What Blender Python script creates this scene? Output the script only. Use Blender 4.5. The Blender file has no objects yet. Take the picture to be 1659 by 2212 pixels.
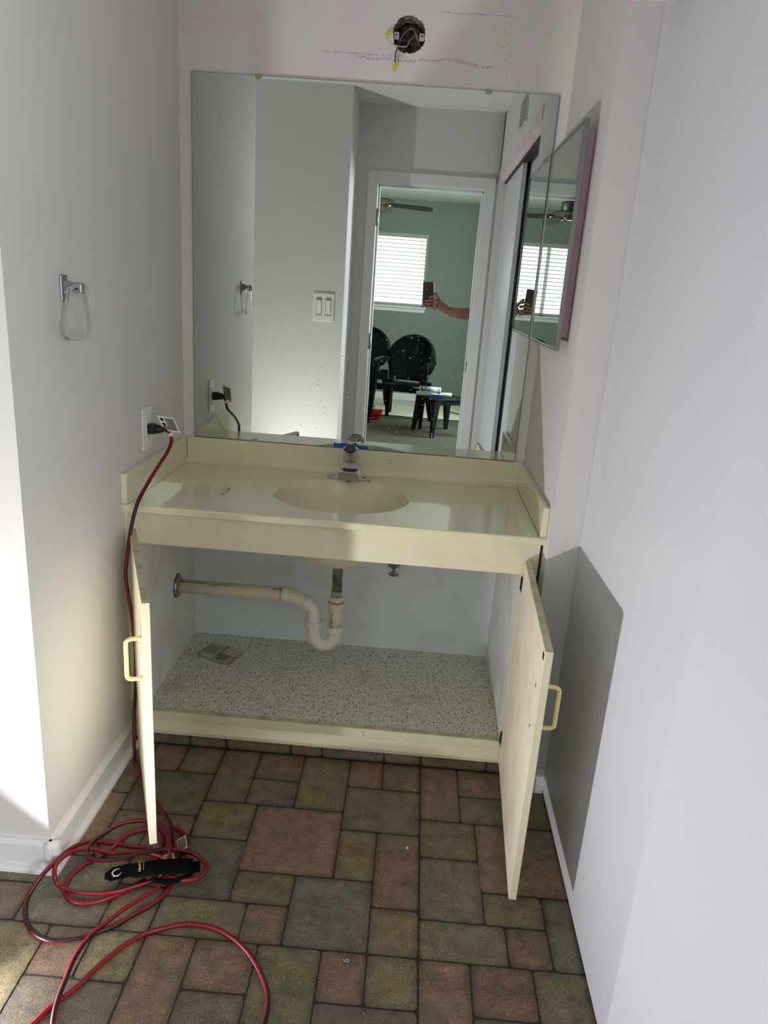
import bpy, bmesh, math, random
from mathutils import Vector, Matrix, Euler
random.seed(7)
PI = math.pi
scene = bpy.context.scene
COL = scene.collection

# ------------------------------------------------------------------ camera
cd = bpy.data.cameras.new('camera'); cam = bpy.data.objects.new('camera', cd); COL.objects.link(cam)
cam.location = (0.80305, -2.51689, 1.42741)
cam.rotation_euler = (1.26561, -0.069671, 0.047656)
cd.sensor_fit = 'VERTICAL'; cd.sensor_height = 24.0; cd.sensor_width = 18.0
cd.lens = 1588.21 / 2212 * 24.0
cd.shift_x = -9.53 / 2212; cd.shift_y = 10.44 / 2212
cd.clip_start = 0.01; cd.clip_end = 200
scene.camera = cam

# ------------------------------------------------------------------ view, world, lights
vs = scene.view_settings
scene.display_settings.display_device = 'sRGB'
vs.view_transform = 'Standard'; vs.look = 'None'; vs.gamma = 1.0; vs.use_curve_mapping = False
vs.exposure = 0.22
try:
    scene.cycles.use_denoising = True
    scene.cycles.max_bounces = 14; scene.cycles.diffuse_bounces = 6
    scene.cycles.glossy_bounces = 8; scene.cycles.transmission_bounces = 10
    scene.cycles.sample_clamp_indirect = 6.0
    scene.cycles.caustics_refractive = False
    scene.cycles.blur_glossy = 0.3
except Exception:
    pass
w = bpy.data.worlds.new('World'); scene.world = w; w.use_nodes = True
wb = w.node_tree.nodes['Background']; wb.inputs[0].default_value = (0.80, 0.92, 1.0, 1); wb.inputs[1].default_value = 2.0

def area(name, loc, rot, sx, sy, power, color=(1, 1, 1), spread=180):
    l = bpy.data.lights.new(name, 'AREA'); l.shape = 'RECTANGLE'; l.size = sx; l.size_y = sy
    l.energy = power; l.color = color; l.spread = math.radians(spread)
    o = bpy.data.objects.new(name, l); COL.objects.link(o); o.location = loc
    d = Vector(rot); o.rotation_euler = d.to_track_quat('-Z', 'Y').to_euler()
    return o
# daylight through the bedroom window (behind the camera), then two added fills without windows
area('daylight_bedroom_window', (0.1, -7.32, 1.62), (0.05, 1, 0.02), 1.5, 0.85, 16, (0.93, 0.98, 1.0))
area('fill_bedroom_side', (2.80, -4.5, 1.55), (-1, 0.35, 0.05), 2.0, 1.4, 255, (0.92, 0.975, 1.0))  # added fill in front of a solid wall, brightens the left wall
area('fill_side_room', (-1.32, -1.42, 1.75), (1, 0.05, -0.1), 0.5, 1.0, 2.0, (1.0, 1.0, 1.0))  # added soft fill for the closet panels and opposite walls
# sun bounced low off the floor just beyond the left wall corner
area('sun_glint_low', (-0.095, -1.430, 0.032), (0.60, -0.06, 0.80), 0.022, 0.03, 13.0, (0.985, 0.965, 1.0), 150)

# ------------------------------------------------------------------ materials
def lin(c):
    return tuple((x / 255 / 12.92) if x / 255 <= 0.04045 else ((x / 255 + 0.055) / 1.055) ** 2.4 for x in c[:3]) + (1,)
def mat(name, rgb, rough=0.6, metal=0.0, bump=None, spec=0.5, mottle=None, coat=0):
    m = bpy.data.materials.new(name); m.use_nodes = True; nt = m.node_tree; b = nt.nodes['Principled BSDF']
    b.inputs['Base Color'].default_value = lin(rgb); b.inputs['Roughness'].default_value = rough
    b.inputs['Metallic'].default_value = metal; b.inputs['Specular IOR Level'].default_value = spec
    b.inputs['Coat Weight'].default_value = coat
    tc = nt.nodes.new('ShaderNodeTexCoord')
    if mottle:
        c2, sc, lo, hi = mottle
        n = nt.nodes.new('ShaderNodeTexNoise'); n.inputs['Scale'].default_value = sc; n.inputs['Detail'].default_value = 6
        nt.links.new(tc.outputs['Object'], n.inputs['Vector'])
        r = nt.nodes.new('ShaderNodeMapRange'); r.inputs[1].default_value = lo; r.inputs[2].default_value = hi
        nt.links.new(n.outputs['Fac'], r.inputs[0])
        mx = nt.nodes.new('ShaderNodeMix'); mx.data_type = 'RGBA'; mx.inputs[6].default_value = lin(rgb); mx.inputs[7].default_value = lin(c2)
        nt.links.new(r.outputs[0], mx.inputs[0]); nt.links.new(mx.outputs[2], b.inputs['Base Color'])
    if bump:
        sc, st, dist = bump
        n = nt.nodes.new('ShaderNodeTexNoise'); n.inputs['Scale'].default_value = sc; n.inputs['Detail'].default_value = 3
        nt.links.new(tc.outputs['Object'], n.inputs['Vector'])
        bp = nt.nodes.new('ShaderNodeBump'); bp.inputs['Strength'].default_value = st; bp.inputs['Distance'].default_value = dist
        nt.links.new(n.outputs['Fac'], bp.inputs['Height']); nt.links.new(bp.outputs[0], b.inputs['Normal'])
    return m
M = {}
M['wall'] = mat('painted_wall', (218, 216, 213), .7, bump=(170, .35, .002))
M['wall_scuffed'] = mat('scuffed_wall', (228, 221, 226), .7, bump=(60, .3, .002))
M['trimw'] = mat('white_trim_paint', (228, 227, 230), .35)
M['closet'] = mat('closet_door_white', (212, 213, 219), .42)
M['pink'] = mat('pink_paint', (226, 172, 194), .5, mottle=((232, 190, 206), 9, .45, .6))
M['pinkpale'] = mat('faded_pink_paint', (226, 200, 210), .5, mottle=((232, 218, 222), 9, .45, .6))
M['ceil'] = mat('ceiling_white', (225, 224, 222), .9, bump=(120, .5, .003))
M['teal'] = mat('bedroom_paint', (126, 136, 130), .8)
M['popcorn'] = mat('popcorn_ceiling', (205, 208, 196), .95, bump=(90, 1, .01))
M['carpet'] = mat('grey_carpet', (94, 90, 80), 1, bump=(300, .8, .004), mottle=((72, 69, 62), 60, .35, .65))
M['cloth'] = mat('drop_cloth', (214, 212, 190), .9, bump=(10, .4, .01))
M['cream'] = mat('cream_laminate', (229, 223, 193), .34, mottle=((222, 215, 181), 14, .5, .75))
M['cream_dirty'] = mat('cream_edge_grime', (200, 194, 160), .5, mottle=((160, 150, 120), 30, .45, .7))
M['marble'] = mat('cultured_marble', (230, 225, 190), .14, mottle=((223, 216, 176), 7, .5, .7), coat=.6)
M['doorin'] = mat('door_inner_face', (228, 218, 196), .5, mottle=((216, 204, 180), 11, .45, .7))
M['cabin'] = mat('cabinet_white_interior', (220, 222, 218), .6, mottle=((208, 203, 203), 6, .45, .7))
M['panel_back'] = mat('pale_back_panel', (224, 234, 237), .6, mottle=((212, 220, 218), 7, .5, .72))  # blue tint stands for cool light on the white cabinet back
M['handle'] = mat('yellow_handle', (240, 222, 150), .3)
M['chrome'] = mat('chrome', (205, 205, 208), .12, 1)
M['nickel'] = mat('brushed_silver', (165, 165, 168), .3, 1)
M['aluminium'] = mat('aluminium_frame', (150, 150, 150), .32, 1)
M['darkmetal'] = mat('dark_metal', (48, 46, 44), .5, .6)
M['tail'] = mat('tailpiece_metal', (190, 188, 186), .3, 1, mottle=((140, 134, 130), 40, .45, .6))
M['verdigris'] = mat('corroded_green', (110, 130, 112), .8, mottle=((160, 170, 150), 90, .4, .6))
M['pvc'] = mat('white_pvc', (226, 224, 214), .35)
M['pvc_old'] = mat('yellowed_pvc', (218, 211, 182), .45, mottle=((190, 174, 134), 40, .55, .8))
M['black'] = mat('black_plastic', (16, 16, 17), .45)
M['blackcord'] = mat('black_cord_stripe', (14, 13, 16), .4)
M['redcord'] = mat('red_cord_jacket', (124, 10, 28), .38)
M['webbing'] = mat('black_webbing', (6, 6, 7), .95, bump=(400, .6, .002), spec=.1)
M['yellowink'] = mat('yellow_print', (226, 200, 30), .6)
M['greyink'] = mat('grey_print', (170, 165, 160), .6)
M['plate'] = mat('white_plate_plastic', (238, 238, 234), .35)
M['tape'] = mat('blue_tape', (18, 84, 190), .55)
M['nutyellow'] = mat('yellow_wire_nut', (226, 214, 20), .4)
M['wirewhite'] = mat('white_wire', (205, 195, 190), .5)
M['boxmetal'] = mat('old_steel_box', (176, 168, 150), .7, .1, mottle=((92, 84, 70), 45, .42, .58), bump=(80, .8, .004))
M['cavity'] = mat('dark_cavity', (130, 118, 98), .9, bump=(90, 1, .01), mottle=((46, 40, 32), 70, .4, .6))
M['crumble'] = mat('crumbled_plaster', (190, 184, 174), .9, mottle=((70, 64, 56), 160, .45, .58))
M['greenpl'] = mat('dark_green_plastic', (6, 12, 10), .5, spec=.15)
M['greentab'] = mat('dark_green_table_plastic', (12, 24, 21), .5, spec=.25)
M['skin'] = mat('skin', (150, 104, 84), .55, mottle=((128, 84, 66), 60, .45, .65))
M['phone'] = mat('phone_case', (58, 46, 46), .4)
M['lens'] = mat('camera_lens', (8, 8, 12), .1)
M['shirt'] = mat('shirt_cloth', (70, 74, 84), .9)
M['jeans'] = mat('trouser_cloth', (50, 56, 72), .9)
M['hair'] = mat('hair', (50, 38, 30), .8)
M['blind'] = mat('blind_slat', (170, 170, 164), .6)
M['brass'] = mat('antique_brass', (150, 124, 70), .3, 1)
M['fanblade'] = mat('dark_fan_blade', (44, 40, 32), .6, spec=.2)
M['tubewhite'] = mat('tube_white', (226, 228, 222), .45)
M['tubelabel'] = mat('tube_label', (130, 170, 196), .5, mottle=((210, 214, 210), 60, .45, .6))
M['tubegreen'] = mat('tube_green_band', (70, 92, 30), .5)
M['bluebox'] = mat('blue_carton', (36, 66, 130), .5, mottle=((100, 130, 180), 70, .55, .7))
M['bag'] = mat('crumpled_bag', (186, 182, 170), .8, bump=(20, 1, .03))
M['bagdark'] = mat('bag_dark_panel', (34, 30, 30), .6)
M['red'] = mat('red_tray', (206, 22, 18), .4)
M['paper'] = mat('packet_paper', (186, 184, 168), .7)
M['paperprint'] = mat('packet_print', (120, 124, 108), .8)
M['paperline'] = mat('packet_fold_line', (36, 34, 30), .8)
M['roof'] = mat('outside_roof', (196, 186, 176), .9)
M['stucco'] = mat('outside_stucco', (235, 228, 215), .9)
M['grass'] = mat('outside_grass', (150, 170, 120), .9)
M['caulk'] = mat('caulk_rough', (186, 172, 160), .8, mottle=((222, 190, 196), 60, .45, .6))
M['rust'] = mat('orange_stain', (196, 160, 92), .5, mottle=((214, 196, 146), 120, .4, .6))
M['grime'] = mat('brown_grime', (150, 130, 86), .6)
M['nearblack'] = mat('dark_gap', (40, 36, 34), .8)  # near-black for mirror backing, bottom channel and flange ring
M['clip'] = mat('mirror_clip_plastic', (176, 170, 150), .4)
M['grill'] = mat('vent_paint', (205, 203, 198), .5)
M['hole'] = mat('vent_hole', (30, 30, 30), .9)
M['printblue'] = mat('pipe_print', (30, 60, 80), .7)
M['chip'] = mat('white_chip', (225, 220, 214), .8)

# clear acrylic: glass with light passing through it
def glass(name, tint, rough=0.02, ior=1.47):
    m = bpy.data.materials.new(name); m.use_nodes = True; b = m.node_tree.nodes['Principled BSDF']
    b.inputs['Base Color'].default_value = lin(tint); b.inputs['Roughness'].default_value = rough
    b.inputs['Transmission Weight'].default_value = 1.0; b.inputs['IOR'].default_value = ior
    return m
M['acrylic'] = glass('clear_acrylic', (246, 246, 244))
M['crystal'] = glass('crystal_knob_plastic', (226, 222, 206), .08, 1.45)

# wall mirror: silvered glass, slightly green, with paint specks and a few smears
def mirror_material(name, specks=True, tint=(206, 214, 206)):
    m = bpy.data.materials.new(name); m.use_nodes = True; nt = m.node_tree; b = nt.nodes['Principled BSDF']
    b.inputs['Base Color'].default_value = lin(tint); b.inputs['Metallic'].default_value = 1; b.inputs['Roughness'].default_value = .0
    if not specks: return m
    L = nt.links.new; tc = nt.nodes.new('ShaderNodeTexCoord')
    d = nt.nodes.new('ShaderNodeBsdfDiffuse'); d.inputs[0].default_value = (.85, .85, .83, 1)
    def speck(scale, rad, keep):
        v = nt.nodes.new('ShaderNodeTexVoronoi'); v.inputs['Scale'].default_value = scale; L(tc.outputs['Object'], v.inputs['Vector'])
        sp = nt.nodes.new('ShaderNodeSeparateColor'); L(v.outputs['Color'], sp.inputs[0])
        r = nt.nodes.new('ShaderNodeMath'); r.operation = 'MULTIPLY'; r.inputs[1].default_value = rad; L(sp.outputs[0], r.inputs[0])
        c = nt.nodes.new('ShaderNodeMath'); c.operation = 'LESS_THAN'; L(v.outputs['Distance'], c.inputs[0]); L(r.outputs[0], c.inputs[1])
        k = nt.nodes.new('ShaderNodeMath'); k.operation = 'LESS_THAN'; L(sp.outputs[1], k.inputs[0]); L(keep, k.inputs[1])
        a = nt.nodes.new('ShaderNodeMath'); a.operation = 'MULTIPLY'; L(c.outputs[0], a.inputs[0]); L(k.outputs[0], a.inputs[1])
        return a.outputs[0]
    # spatter density: thick around the low middle right of the glass, thinning upward
    sx = nt.nodes.new('ShaderNodeSeparateXYZ'); L(tc.outputs['Object'], sx.inputs[0])
    def mr(src, a, b_, c, d_):
        r = nt.nodes.new('ShaderNodeMapRange'); r.interpolation_type = 'SMOOTHSTEP'
        for i, v in enumerate((a, b_, c, d_)): r.inputs[i + 1].default_value = v
        L(src, r.inputs[0]); return r.outputs[0]
    def mul(a, b_):
        k = nt.nodes.new('ShaderNodeMath'); k.operation = 'MULTIPLY'; L(a, k.inputs[0]); L(b_, k.inputs[1]); return k.outputs[0]
    dens = mul(mul(mr(sx.outputs[0], .28, .55, .0, 1), mr(sx.outputs[0], 1.16, .85, .1, 1)), mr(sx.outputs[2], 1.9, .93, .05, .75))
    dens2 = nt.nodes.new('ShaderNodeMath'); dens2.operation = 'ADD'; L(dens, dens2.inputs[0]); dens2.inputs[1].default_value = .03
    s1 = speck(75, .17, dens2.outputs[0]); s2 = speck(30, .085, dens)
    mxm = nt.nodes.new('ShaderNodeMath'); mxm.operation = 'MAXIMUM'; L(s1, mxm.inputs[0]); L(s2, mxm.inputs[1])
    # wiping smears
    mp = nt.nodes.new('ShaderNodeMapping'); mp.inputs['Rotation'].default_value = (0, .5, 0); mp.inputs['Scale'].default_value = (60, 1, 7)
    L(tc.outputs['Object'], mp.inputs[0]); n = nt.nodes.new('ShaderNodeTexNoise'); n.inputs['Scale'].default_value = 1; n.inputs['Detail'].default_value = 5; L(mp.outputs[0], n.inputs['Vector'])
    sm = mul(mr(n.outputs['Fac'], .56, .8, 0, .22), mul(mr(sx.outputs[0], .6, .8, 0, 1), mul(mr(sx.outputs[0], 1.1, .95, 0, 1), mul(mr(sx.outputs[2], 1.1, 1.3, 0, 1), mr(sx.outputs[2], 1.8, 1.65, 0, 1)))))
    mx2 = nt.nodes.new('ShaderNodeMath'); mx2.operation = 'MAXIMUM'; L(mxm.outputs[0], mx2.inputs[0]); L(sm, mx2.inputs[1])
    ms = nt.nodes.new('ShaderNodeMixShader'); L(mx2.outputs[0], ms.inputs[0]); L(b.outputs[0], ms.inputs[1]); L(d.outputs[0], ms.inputs[2])
    L(ms.outputs[0], nt.nodes['Material Output'].inputs[0])
    return m
M['mirror'] = mirror_material('spattered_mirror')
M['mirror2'] = mirror_material('cabinet_mirror', False, (200, 206, 198))

# stained plaster patch above the mirror: old adhesive cracks, grey scuffs and a pinkish undercoat
def scuff_material():
    m = mat('stained_plaster', (230, 223, 228), .7, bump=(70, .3, .002)); nt = m.node_tree; L = nt.links.new; b = nt.nodes['Principled BSDF']
    tc = nt.nodes.new('ShaderNodeTexCoord'); sx = nt.nodes.new('ShaderNodeSeparateXYZ'); L(tc.outputs['Object'], sx.inputs[0])
    def mr(src, a, b_, c=0., d_=1.):
        r = nt.nodes.new('ShaderNodeMapRange'); r.interpolation_type = 'SMOOTHSTEP'
        for i, v in enumerate((a, b_, c, d_)): r.inputs[i + 1].default_value = v
        L(src, r.inputs[0]); return r.outputs[0]
    def op(o, a, b_):
        k = nt.nodes.new('ShaderNodeMath'); k.operation = o
        for i, v in enumerate((a, b_)):
            if isinstance(v, (int, float)): k.inputs[i].default_value = v
            else: L(v, k.inputs[i])
        return k.outputs[0]
    X, Z = sx.outputs[0], sx.outputs[2]
    n1 = nt.nodes.new('ShaderNodeTexNoise'); n1.inputs['Scale'].default_value = 9; n1.inputs['Detail'].default_value = 6; L(tc.outputs['Object'], n1.inputs['Vector'])
    n2 = nt.nodes.new('ShaderNodeTexNoise'); n2.inputs['Scale'].default_value = 150; n2.inputs['Detail'].default_value = 4; L(tc.outputs['Object'], n2.inputs['Vector'])
    n3 = nt.nodes.new('ShaderNodeTexNoise'); n3.inputs['Scale'].default_value = 5; n3.inputs['Detail'].default_value = 3; L(tc.outputs['Object'], n3.inputs['Vector'])
    def crack(z0, a, b_, width, amp):      # a long nearly level crack at height z0 between x=a and x=b
        wob = op('MULTIPLY', op('SUBTRACT', n1.outputs['Fac'], .5), amp)
        d = op('ABSOLUTE', op('SUBTRACT', op('ADD', Z, wob), z0), 0)
        return op('MULTIPLY', op('MULTIPLY', mr(d, width, width * .2), op('MULTIPLY', mr(X, a, a + .05), mr(X, b_, b_ - .05))), mr(n2.outputs['Fac'], .42, .55))
    def vband(x0, wd, za, zb):
        d = op('ABSOLUTE', op('SUBTRACT', X, x0), 0)
        return op('MULTIPLY', op('MULTIPLY', mr(d, wd, 0), op('MULTIPLY', mr(Z, za, za + .04), mr(Z, zb, zb - .04))), mr(n2.outputs['Fac'], .56, .64))
    terms = [crack(2.245, .26, .62, .0035, .02), crack(2.205, .76, 1.02, .003, .01), crack(2.085, .42, .72, .0028, .02),
             op('MULTIPLY', vband(.235, .03, 2.0, 2.26), .7), op('MULTIPLY', vband(1.0, .09, 2.03, 2.22), .6), crack(2.078, .5, .98, .005, .05), crack(2.262, .30, .50, .003, .03)]
    t = terms[0]
    for q in terms[1:]: t = op('MAXIMUM', t, q)
    mx = nt.nodes.new('ShaderNodeMix'); mx.data_type = 'RGBA'; mx.inputs[6].default_value = lin((234, 229, 225)); mx.inputs[7].default_value = lin((234, 223, 227))
    L(op('MULTIPLY', mr(n3.outputs['Fac'], .45, .62), mr(Z, 2.0, 2.03)), mx.inputs[0])
    m2 = nt.nodes.new('ShaderNodeMix'); m2.data_type = 'RGBA'; m2.inputs[7].default_value = lin((120, 108, 108)); L(mx.outputs[2], m2.inputs[6]); L(op('MULTIPLY', t, .5), m2.inputs[0])
    L(m2.outputs[2], b.inputs['Base Color'])
    return m
M['backwall'] = scuff_material()

# vinyl floor: stone print, colour per tile from mesh attributes
def tile_material():
    m = bpy.data.materials.new('stone_print_vinyl'); m.use_nodes = True; nt = m.node_tree; L = nt.links.new; b = nt.nodes['Principled BSDF']
    at = nt.nodes.new('ShaderNodeAttribute'); at.attribute_name = 'tone'
    tc = nt.nodes.new('ShaderNodeTexCoord')
    n = nt.nodes.new('ShaderNodeTexNoise'); n.inputs['Scale'].default_value = 22; n.inputs['Detail'].default_value = 8; n.inputs['Roughness'].default_value = .72; L(tc.outputs['Object'], n.inputs['Vector'])
    n2 = nt.nodes.new('ShaderNodeTexNoise'); n2.inputs['Scale'].default_value = 260; n2.inputs['Detail'].default_value = 4; L(tc.outputs['Object'], n2.inputs['Vector'])
    r = nt.nodes.new('ShaderNodeMapRange'); r.inputs[1].default_value = .3; r.inputs[2].default_value = .72; r.inputs[3].default_value = .5; r.inputs[4].default_value = 1.65; L(n.outputs['Fac'], r.inputs[0])
    r2 = nt.nodes.new('ShaderNodeMapRange'); r2.inputs[1].default_value = .3; r2.inputs[2].default_value = .7; r2.inputs[3].default_value = .55; r2.inputs[4].default_value = 1.5; L(n2.outputs['Fac'], r2.inputs[0])
    mm = nt.nodes.new('ShaderNodeMath'); mm.operation = 'MULTIPLY'; L(r.outputs[0], mm.inputs[0]); L(r2.outputs[0], mm.inputs[1])
    mx = nt.nodes.new('ShaderNodeVectorMath'); mx.operation = 'SCALE'; L(at.outputs['Color'], mx.inputs[0]); L(mm.outputs[0], mx.inputs['Scale'])
    # cooler, greyer islands inside each tile
    n3 = nt.nodes.new('ShaderNodeTexNoise'); n3.inputs['Scale'].default_value = 9; n3.inputs['Detail'].default_value = 4; L(tc.outputs['Object'], n3.inputs['Vector'])
    r3 = nt.nodes.new('ShaderNodeMapRange'); r3.inputs[1].default_value = .45; r3.inputs[2].default_value = .7; r3.inputs[4].default_value = .45; L(n3.outputs['Fac'], r3.inputs[0])
    g = nt.nodes.new('ShaderNodeMix'); g.data_type = 'RGBA'; g.inputs[7].default_value = lin((112, 106, 92)); L(mx.outputs[0], g.inputs[6]); L(r3.outputs[0], g.inputs[0])
    L(g.outputs[2], b.inputs['Base Color']); b.inputs['Roughness'].default_value = .48
    bp = nt.nodes.new('ShaderNodeBump'); bp.inputs['Strength'].default_value = .35; bp.inputs['Distance'].default_value = .001; L(n2.outputs['Fac'], bp.inputs['Height']); L(bp.outputs[0], b.inputs['Normal'])
    return m
M['tile'] = tile_material()
M['grout'] = mat('vinyl_joint', (46, 38, 32), .7)

# patterned shelf lining
def liner_material():
    m = bpy.data.materials.new('pebble_print_lining'); m.use_nodes = True; nt = m.node_tree; L = nt.links.new; b = nt.nodes['Principled BSDF']
    tc = nt.nodes.new('ShaderNodeTexCoord')
    v = nt.nodes.new('ShaderNodeTexVoronoi'); v.feature = 'DISTANCE_TO_EDGE'; v.inputs['Scale'].default_value = 105; L(tc.outputs['Object'], v.inputs['Vector'])
    v2 = nt.nodes.new('ShaderNodeTexVoronoi'); v2.inputs['Scale'].default_value = 105; L(tc.outputs['Object'], v2.inputs['Vector'])
    a = nt.nodes.new('ShaderNodeMath'); a.operation = 'LESS_THAN'; a.inputs[1].default_value = .27; L(v2.outputs['Distance'], a.inputs[0])
    sp = nt.nodes.new('ShaderNodeSeparateColor'); L(v2.outputs['Color'], sp.inputs[0])
    k = nt.nodes.new('ShaderNodeMath'); k.operation = 'LESS_THAN'; k.inputs[1].default_value = .8; L(sp.outputs[1], k.inputs[0])
    ak = nt.nodes.new('ShaderNodeMath'); ak.operation = 'MULTIPLY'; L(a.outputs[0], ak.inputs[0]); L(k.outputs[0], ak.inputs[1])
    e = nt.nodes.new('ShaderNodeMapRange'); e.inputs[1].default_value = .0; e.inputs[2].default_value = .14; L(v.outputs['Distance'], e.inputs[0])
    base = nt.nodes.new('ShaderNodeMix'); base.data_type = 'RGBA'; base.inputs[6].default_value = lin((172, 172, 160)); base.inputs[7].default_value = lin((232, 231, 218)); L(e.outputs[0], base.inputs[0])
    inv = nt.nodes.new('ShaderNodeMix'); inv.data_type = 'RGBA'; inv.inputs[7].default_value = lin((58, 58, 50)); L(base.outputs[2], inv.inputs[6]); L(ak.outputs[0], inv.inputs[0])
    n = nt.nodes.new('ShaderNodeTexNoise'); n.inputs['Scale'].default_value = 7; n.inputs['Detail'].default_value = 5; L(tc.outputs['Object'], n.inputs['Vector'])
    r = nt.nodes.new('ShaderNodeMapRange'); r.inputs[1].default_value = .58; r.inputs[2].default_value = .75; r.inputs[4].default_value = .5; L(n.outputs['Fac'], r.inputs[0])
    st = nt.nodes.new('ShaderNodeMix'); st.data_type = 'RGBA'; st.inputs[7].default_value = lin((150, 146, 108)); L(inv.outputs[2], st.inputs[6]); L(r.outputs[0], st.inputs[0])
    L(st.outputs[2], b.inputs['Base Color']); b.inputs['Roughness'].default_value = .5
    return m
M['liner'] = liner_material()

# ------------------------------------------------------------------ mesh helpers
class MB:
    """collects shapes into one mesh"""
    def __init__(s): s.bm = bmesh.new(); s.mats = []
    def mi(s, m):
        if m not in s.mats: s.mats.append(m)
        return s.mats.index(m)
    def poly(s, pts, m=0, smooth=False):
        f = s.bm.faces.new([s.bm.verts.new(p) for p in pts]); f.material_index = m; f.smooth = smooth; return f
    def box(s, lo, hi, mtx=None, m=0):
        x0, y0, z0 = lo; x1, y1, z1 = hi
        vs_ = [Vector(p) for p in ((x0, y0, z0), (x1, y0, z0), (x1, y1, z0), (x0, y1, z0), (x0, y0, z1), (x1, y0, z1), (x1, y1, z1), (x0, y1, z1))]
        if mtx is not None: vs_ = [mtx @ v for v in vs_]
        v = [s.bm.verts.new(p) for p in vs_]
        for q in ((0, 3, 2, 1), (4, 5, 6, 7), (0, 1, 5, 4), (1, 2, 6, 5), (2, 3, 7, 6), (3, 0, 4, 7)):
            f = s.bm.faces.new([v[i] for i in q]); f.material_index = m
        return s
    def tube(s, pts, r, n=10, m=0, cap=True, ms=None, twist=0.0):
        pts = [Vector(p) for p in pts]; rings = []; up = None
        for i, p in enumerate(pts):
            t = (pts[min(i + 1, len(pts) - 1)] - pts[max(i - 1, 0)])
            if t.length < 1e-9: t = Vector((0, 0, 1))
            t.normalize()
            if up is None:
                a = Vector((0, 0, 1)) if abs(t.z) < .9 else Vector((1, 0, 0)); up = (a - t * a.dot(t)).normalized()
            else: up = (up - t * up.dot(t)).normalized()
            sd = t.cross(up); rr = r[i] if isinstance(r, (list, tuple)) else r
            ring = []
            for k in range(n):
                th = 2 * PI * k / n + twist * i
                ring.append(s.bm.verts.new(p + (up * math.cos(th) + sd * math.sin(th)) * rr))
            rings.append(ring)
        for a, b in zip(rings, rings[1:]):
            for k in range(n):
                f = s.bm.faces.new((a[k], b[k], b[(k + 1) % n], a[(k + 1) % n])); f.smooth = True
                f.material_index = ms[k] if ms else m
        if cap:
            for ring, fl in ((rings[0], 1), (rings[-1], 0)):
                try:
                    f = s.bm.faces.new(ring[::-1] if fl else ring); f.material_index = m
                except Exception: pass
        return s
    def lathe(s, prof, origin=(0, 0, 0), axis=(0, 0, 1), n=24, m=0, sy=1.0, smooth=True, flute=0):
        """profile [(radius, height)] turned around the axis"""
        q = Vector((0, 0, 1)).rotation_difference(Vector(axis).normalized()).to_matrix(); o = Vector(origin); rings = []
        for r, h in prof:
            ring = []
            for k in range(n):
                a = 2 * PI * k / n; rr = r * (1 + flute * (1 if k % 2 else -1))
                ring.append(s.bm.verts.new(o + q @ Vector((rr * math.cos(a), rr * sy * math.sin(a), h))))
            rings.append(ring)
        for a, b in zip(rings, rings[1:]):
            for k in range(n):
                f = s.bm.faces.new((a[k], a[(k + 1) % n], b[(k + 1) % n], b[k])); f.smooth = smooth; f.material_index = m
        for ring, fl in ((rings[0], 1), (rings[-1], 0)):
            f = s.bm.faces.new(ring[::-1] if fl else ring); f.material_index = m
        return s
    def prism(s, prof, a, b, axis='x', m=0, smooth=False):
        """closed profile swept from a to b; profile is (y,z) for x, (x,z) for y, (x,y) for z"""
        def P(u, v, t): return {'x': (t, u, v), 'y': (u, t, v), 'z': (u, v, t)}[axis]
        A = [s.bm.verts.new(P(u, v, a)) for u, v in prof]; B = [s.bm.verts.new(P(u, v, b)) for u, v in prof]; n = len(prof)
        for k in range(n):
            f = s.bm.faces.new((A[k], A[(k + 1) % n], B[(k + 1) % n], B[k])); f.material_index = m; f.smooth = smooth
        f = s.bm.faces.new(A[::-1]); f.material_index = m; f = s.bm.faces.new(B); f.material_index = m
        return s
    def build(s, name, m, parent=None, bevel=0, auto=False, seg=2):
        bmesh.ops.remove_doubles(s.bm, verts=s.bm.verts, dist=1e-6) if auto else None
        bmesh.ops.recalc_face_normals(s.bm, faces=s.bm.faces)
        me = bpy.data.meshes.new(name); s.bm.to_mesh(me); s.bm.free()
        o = bpy.data.objects.new(name, me); COL.objects.link(o)
        for x in (m if isinstance(m, (list, tuple)) else [m]): me.materials.append(M[x])
        if parent is not None:
            o.parent = parent; o.matrix_parent_inverse = Matrix.Translation(-Vector(parent.location)) if not any(parent.rotation_euler) else parent.matrix_basis.inverted()
        if bevel:
            b = o.modifiers.new('bevel', 'BEVEL'); b.width = bevel; b.segments = seg; b.limit_method = 'ANGLE'; b.angle_limit = .7
            b.harden_normals = False
        return o
def box(name, lo, hi, m, parent=None, bevel=0, mtx=None):
    return MB().box(lo, hi, mtx).build(name, m, parent, bevel)
def thing(name, loc, label, cat, group=None, rz=0):
    o = bpy.data.objects.new(name, None); COL.objects.link(o); o.location = loc; o.rotation_euler = (0, 0, rz); o.empty_display_size = .05
    o['label'] = label; o['category'] = cat
    if group: o['group'] = group
    return o
def tag(o, label, cat, group=None, kind=None):
    o['label'] = label; o['category'] = cat
    if group: o['group'] = group
    if kind: o['kind'] = kind
    return o
def struct(o, label=None):
    o['kind'] = 'structure'
    if label: o['label'] = label
    return o
def local(o, parent):
    """child built in its parent's own coordinates"""
    o.parent = parent; o.matrix_parent_inverse = Matrix.Identity(4); return o
def copy_tree(o, parent=None):
    c = o.copy(); COL.objects.link(c); c.parent = parent
    for ch in [x for x in bpy.data.objects if x.parent == o]: copy_tree(ch, c)
    return c
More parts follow.
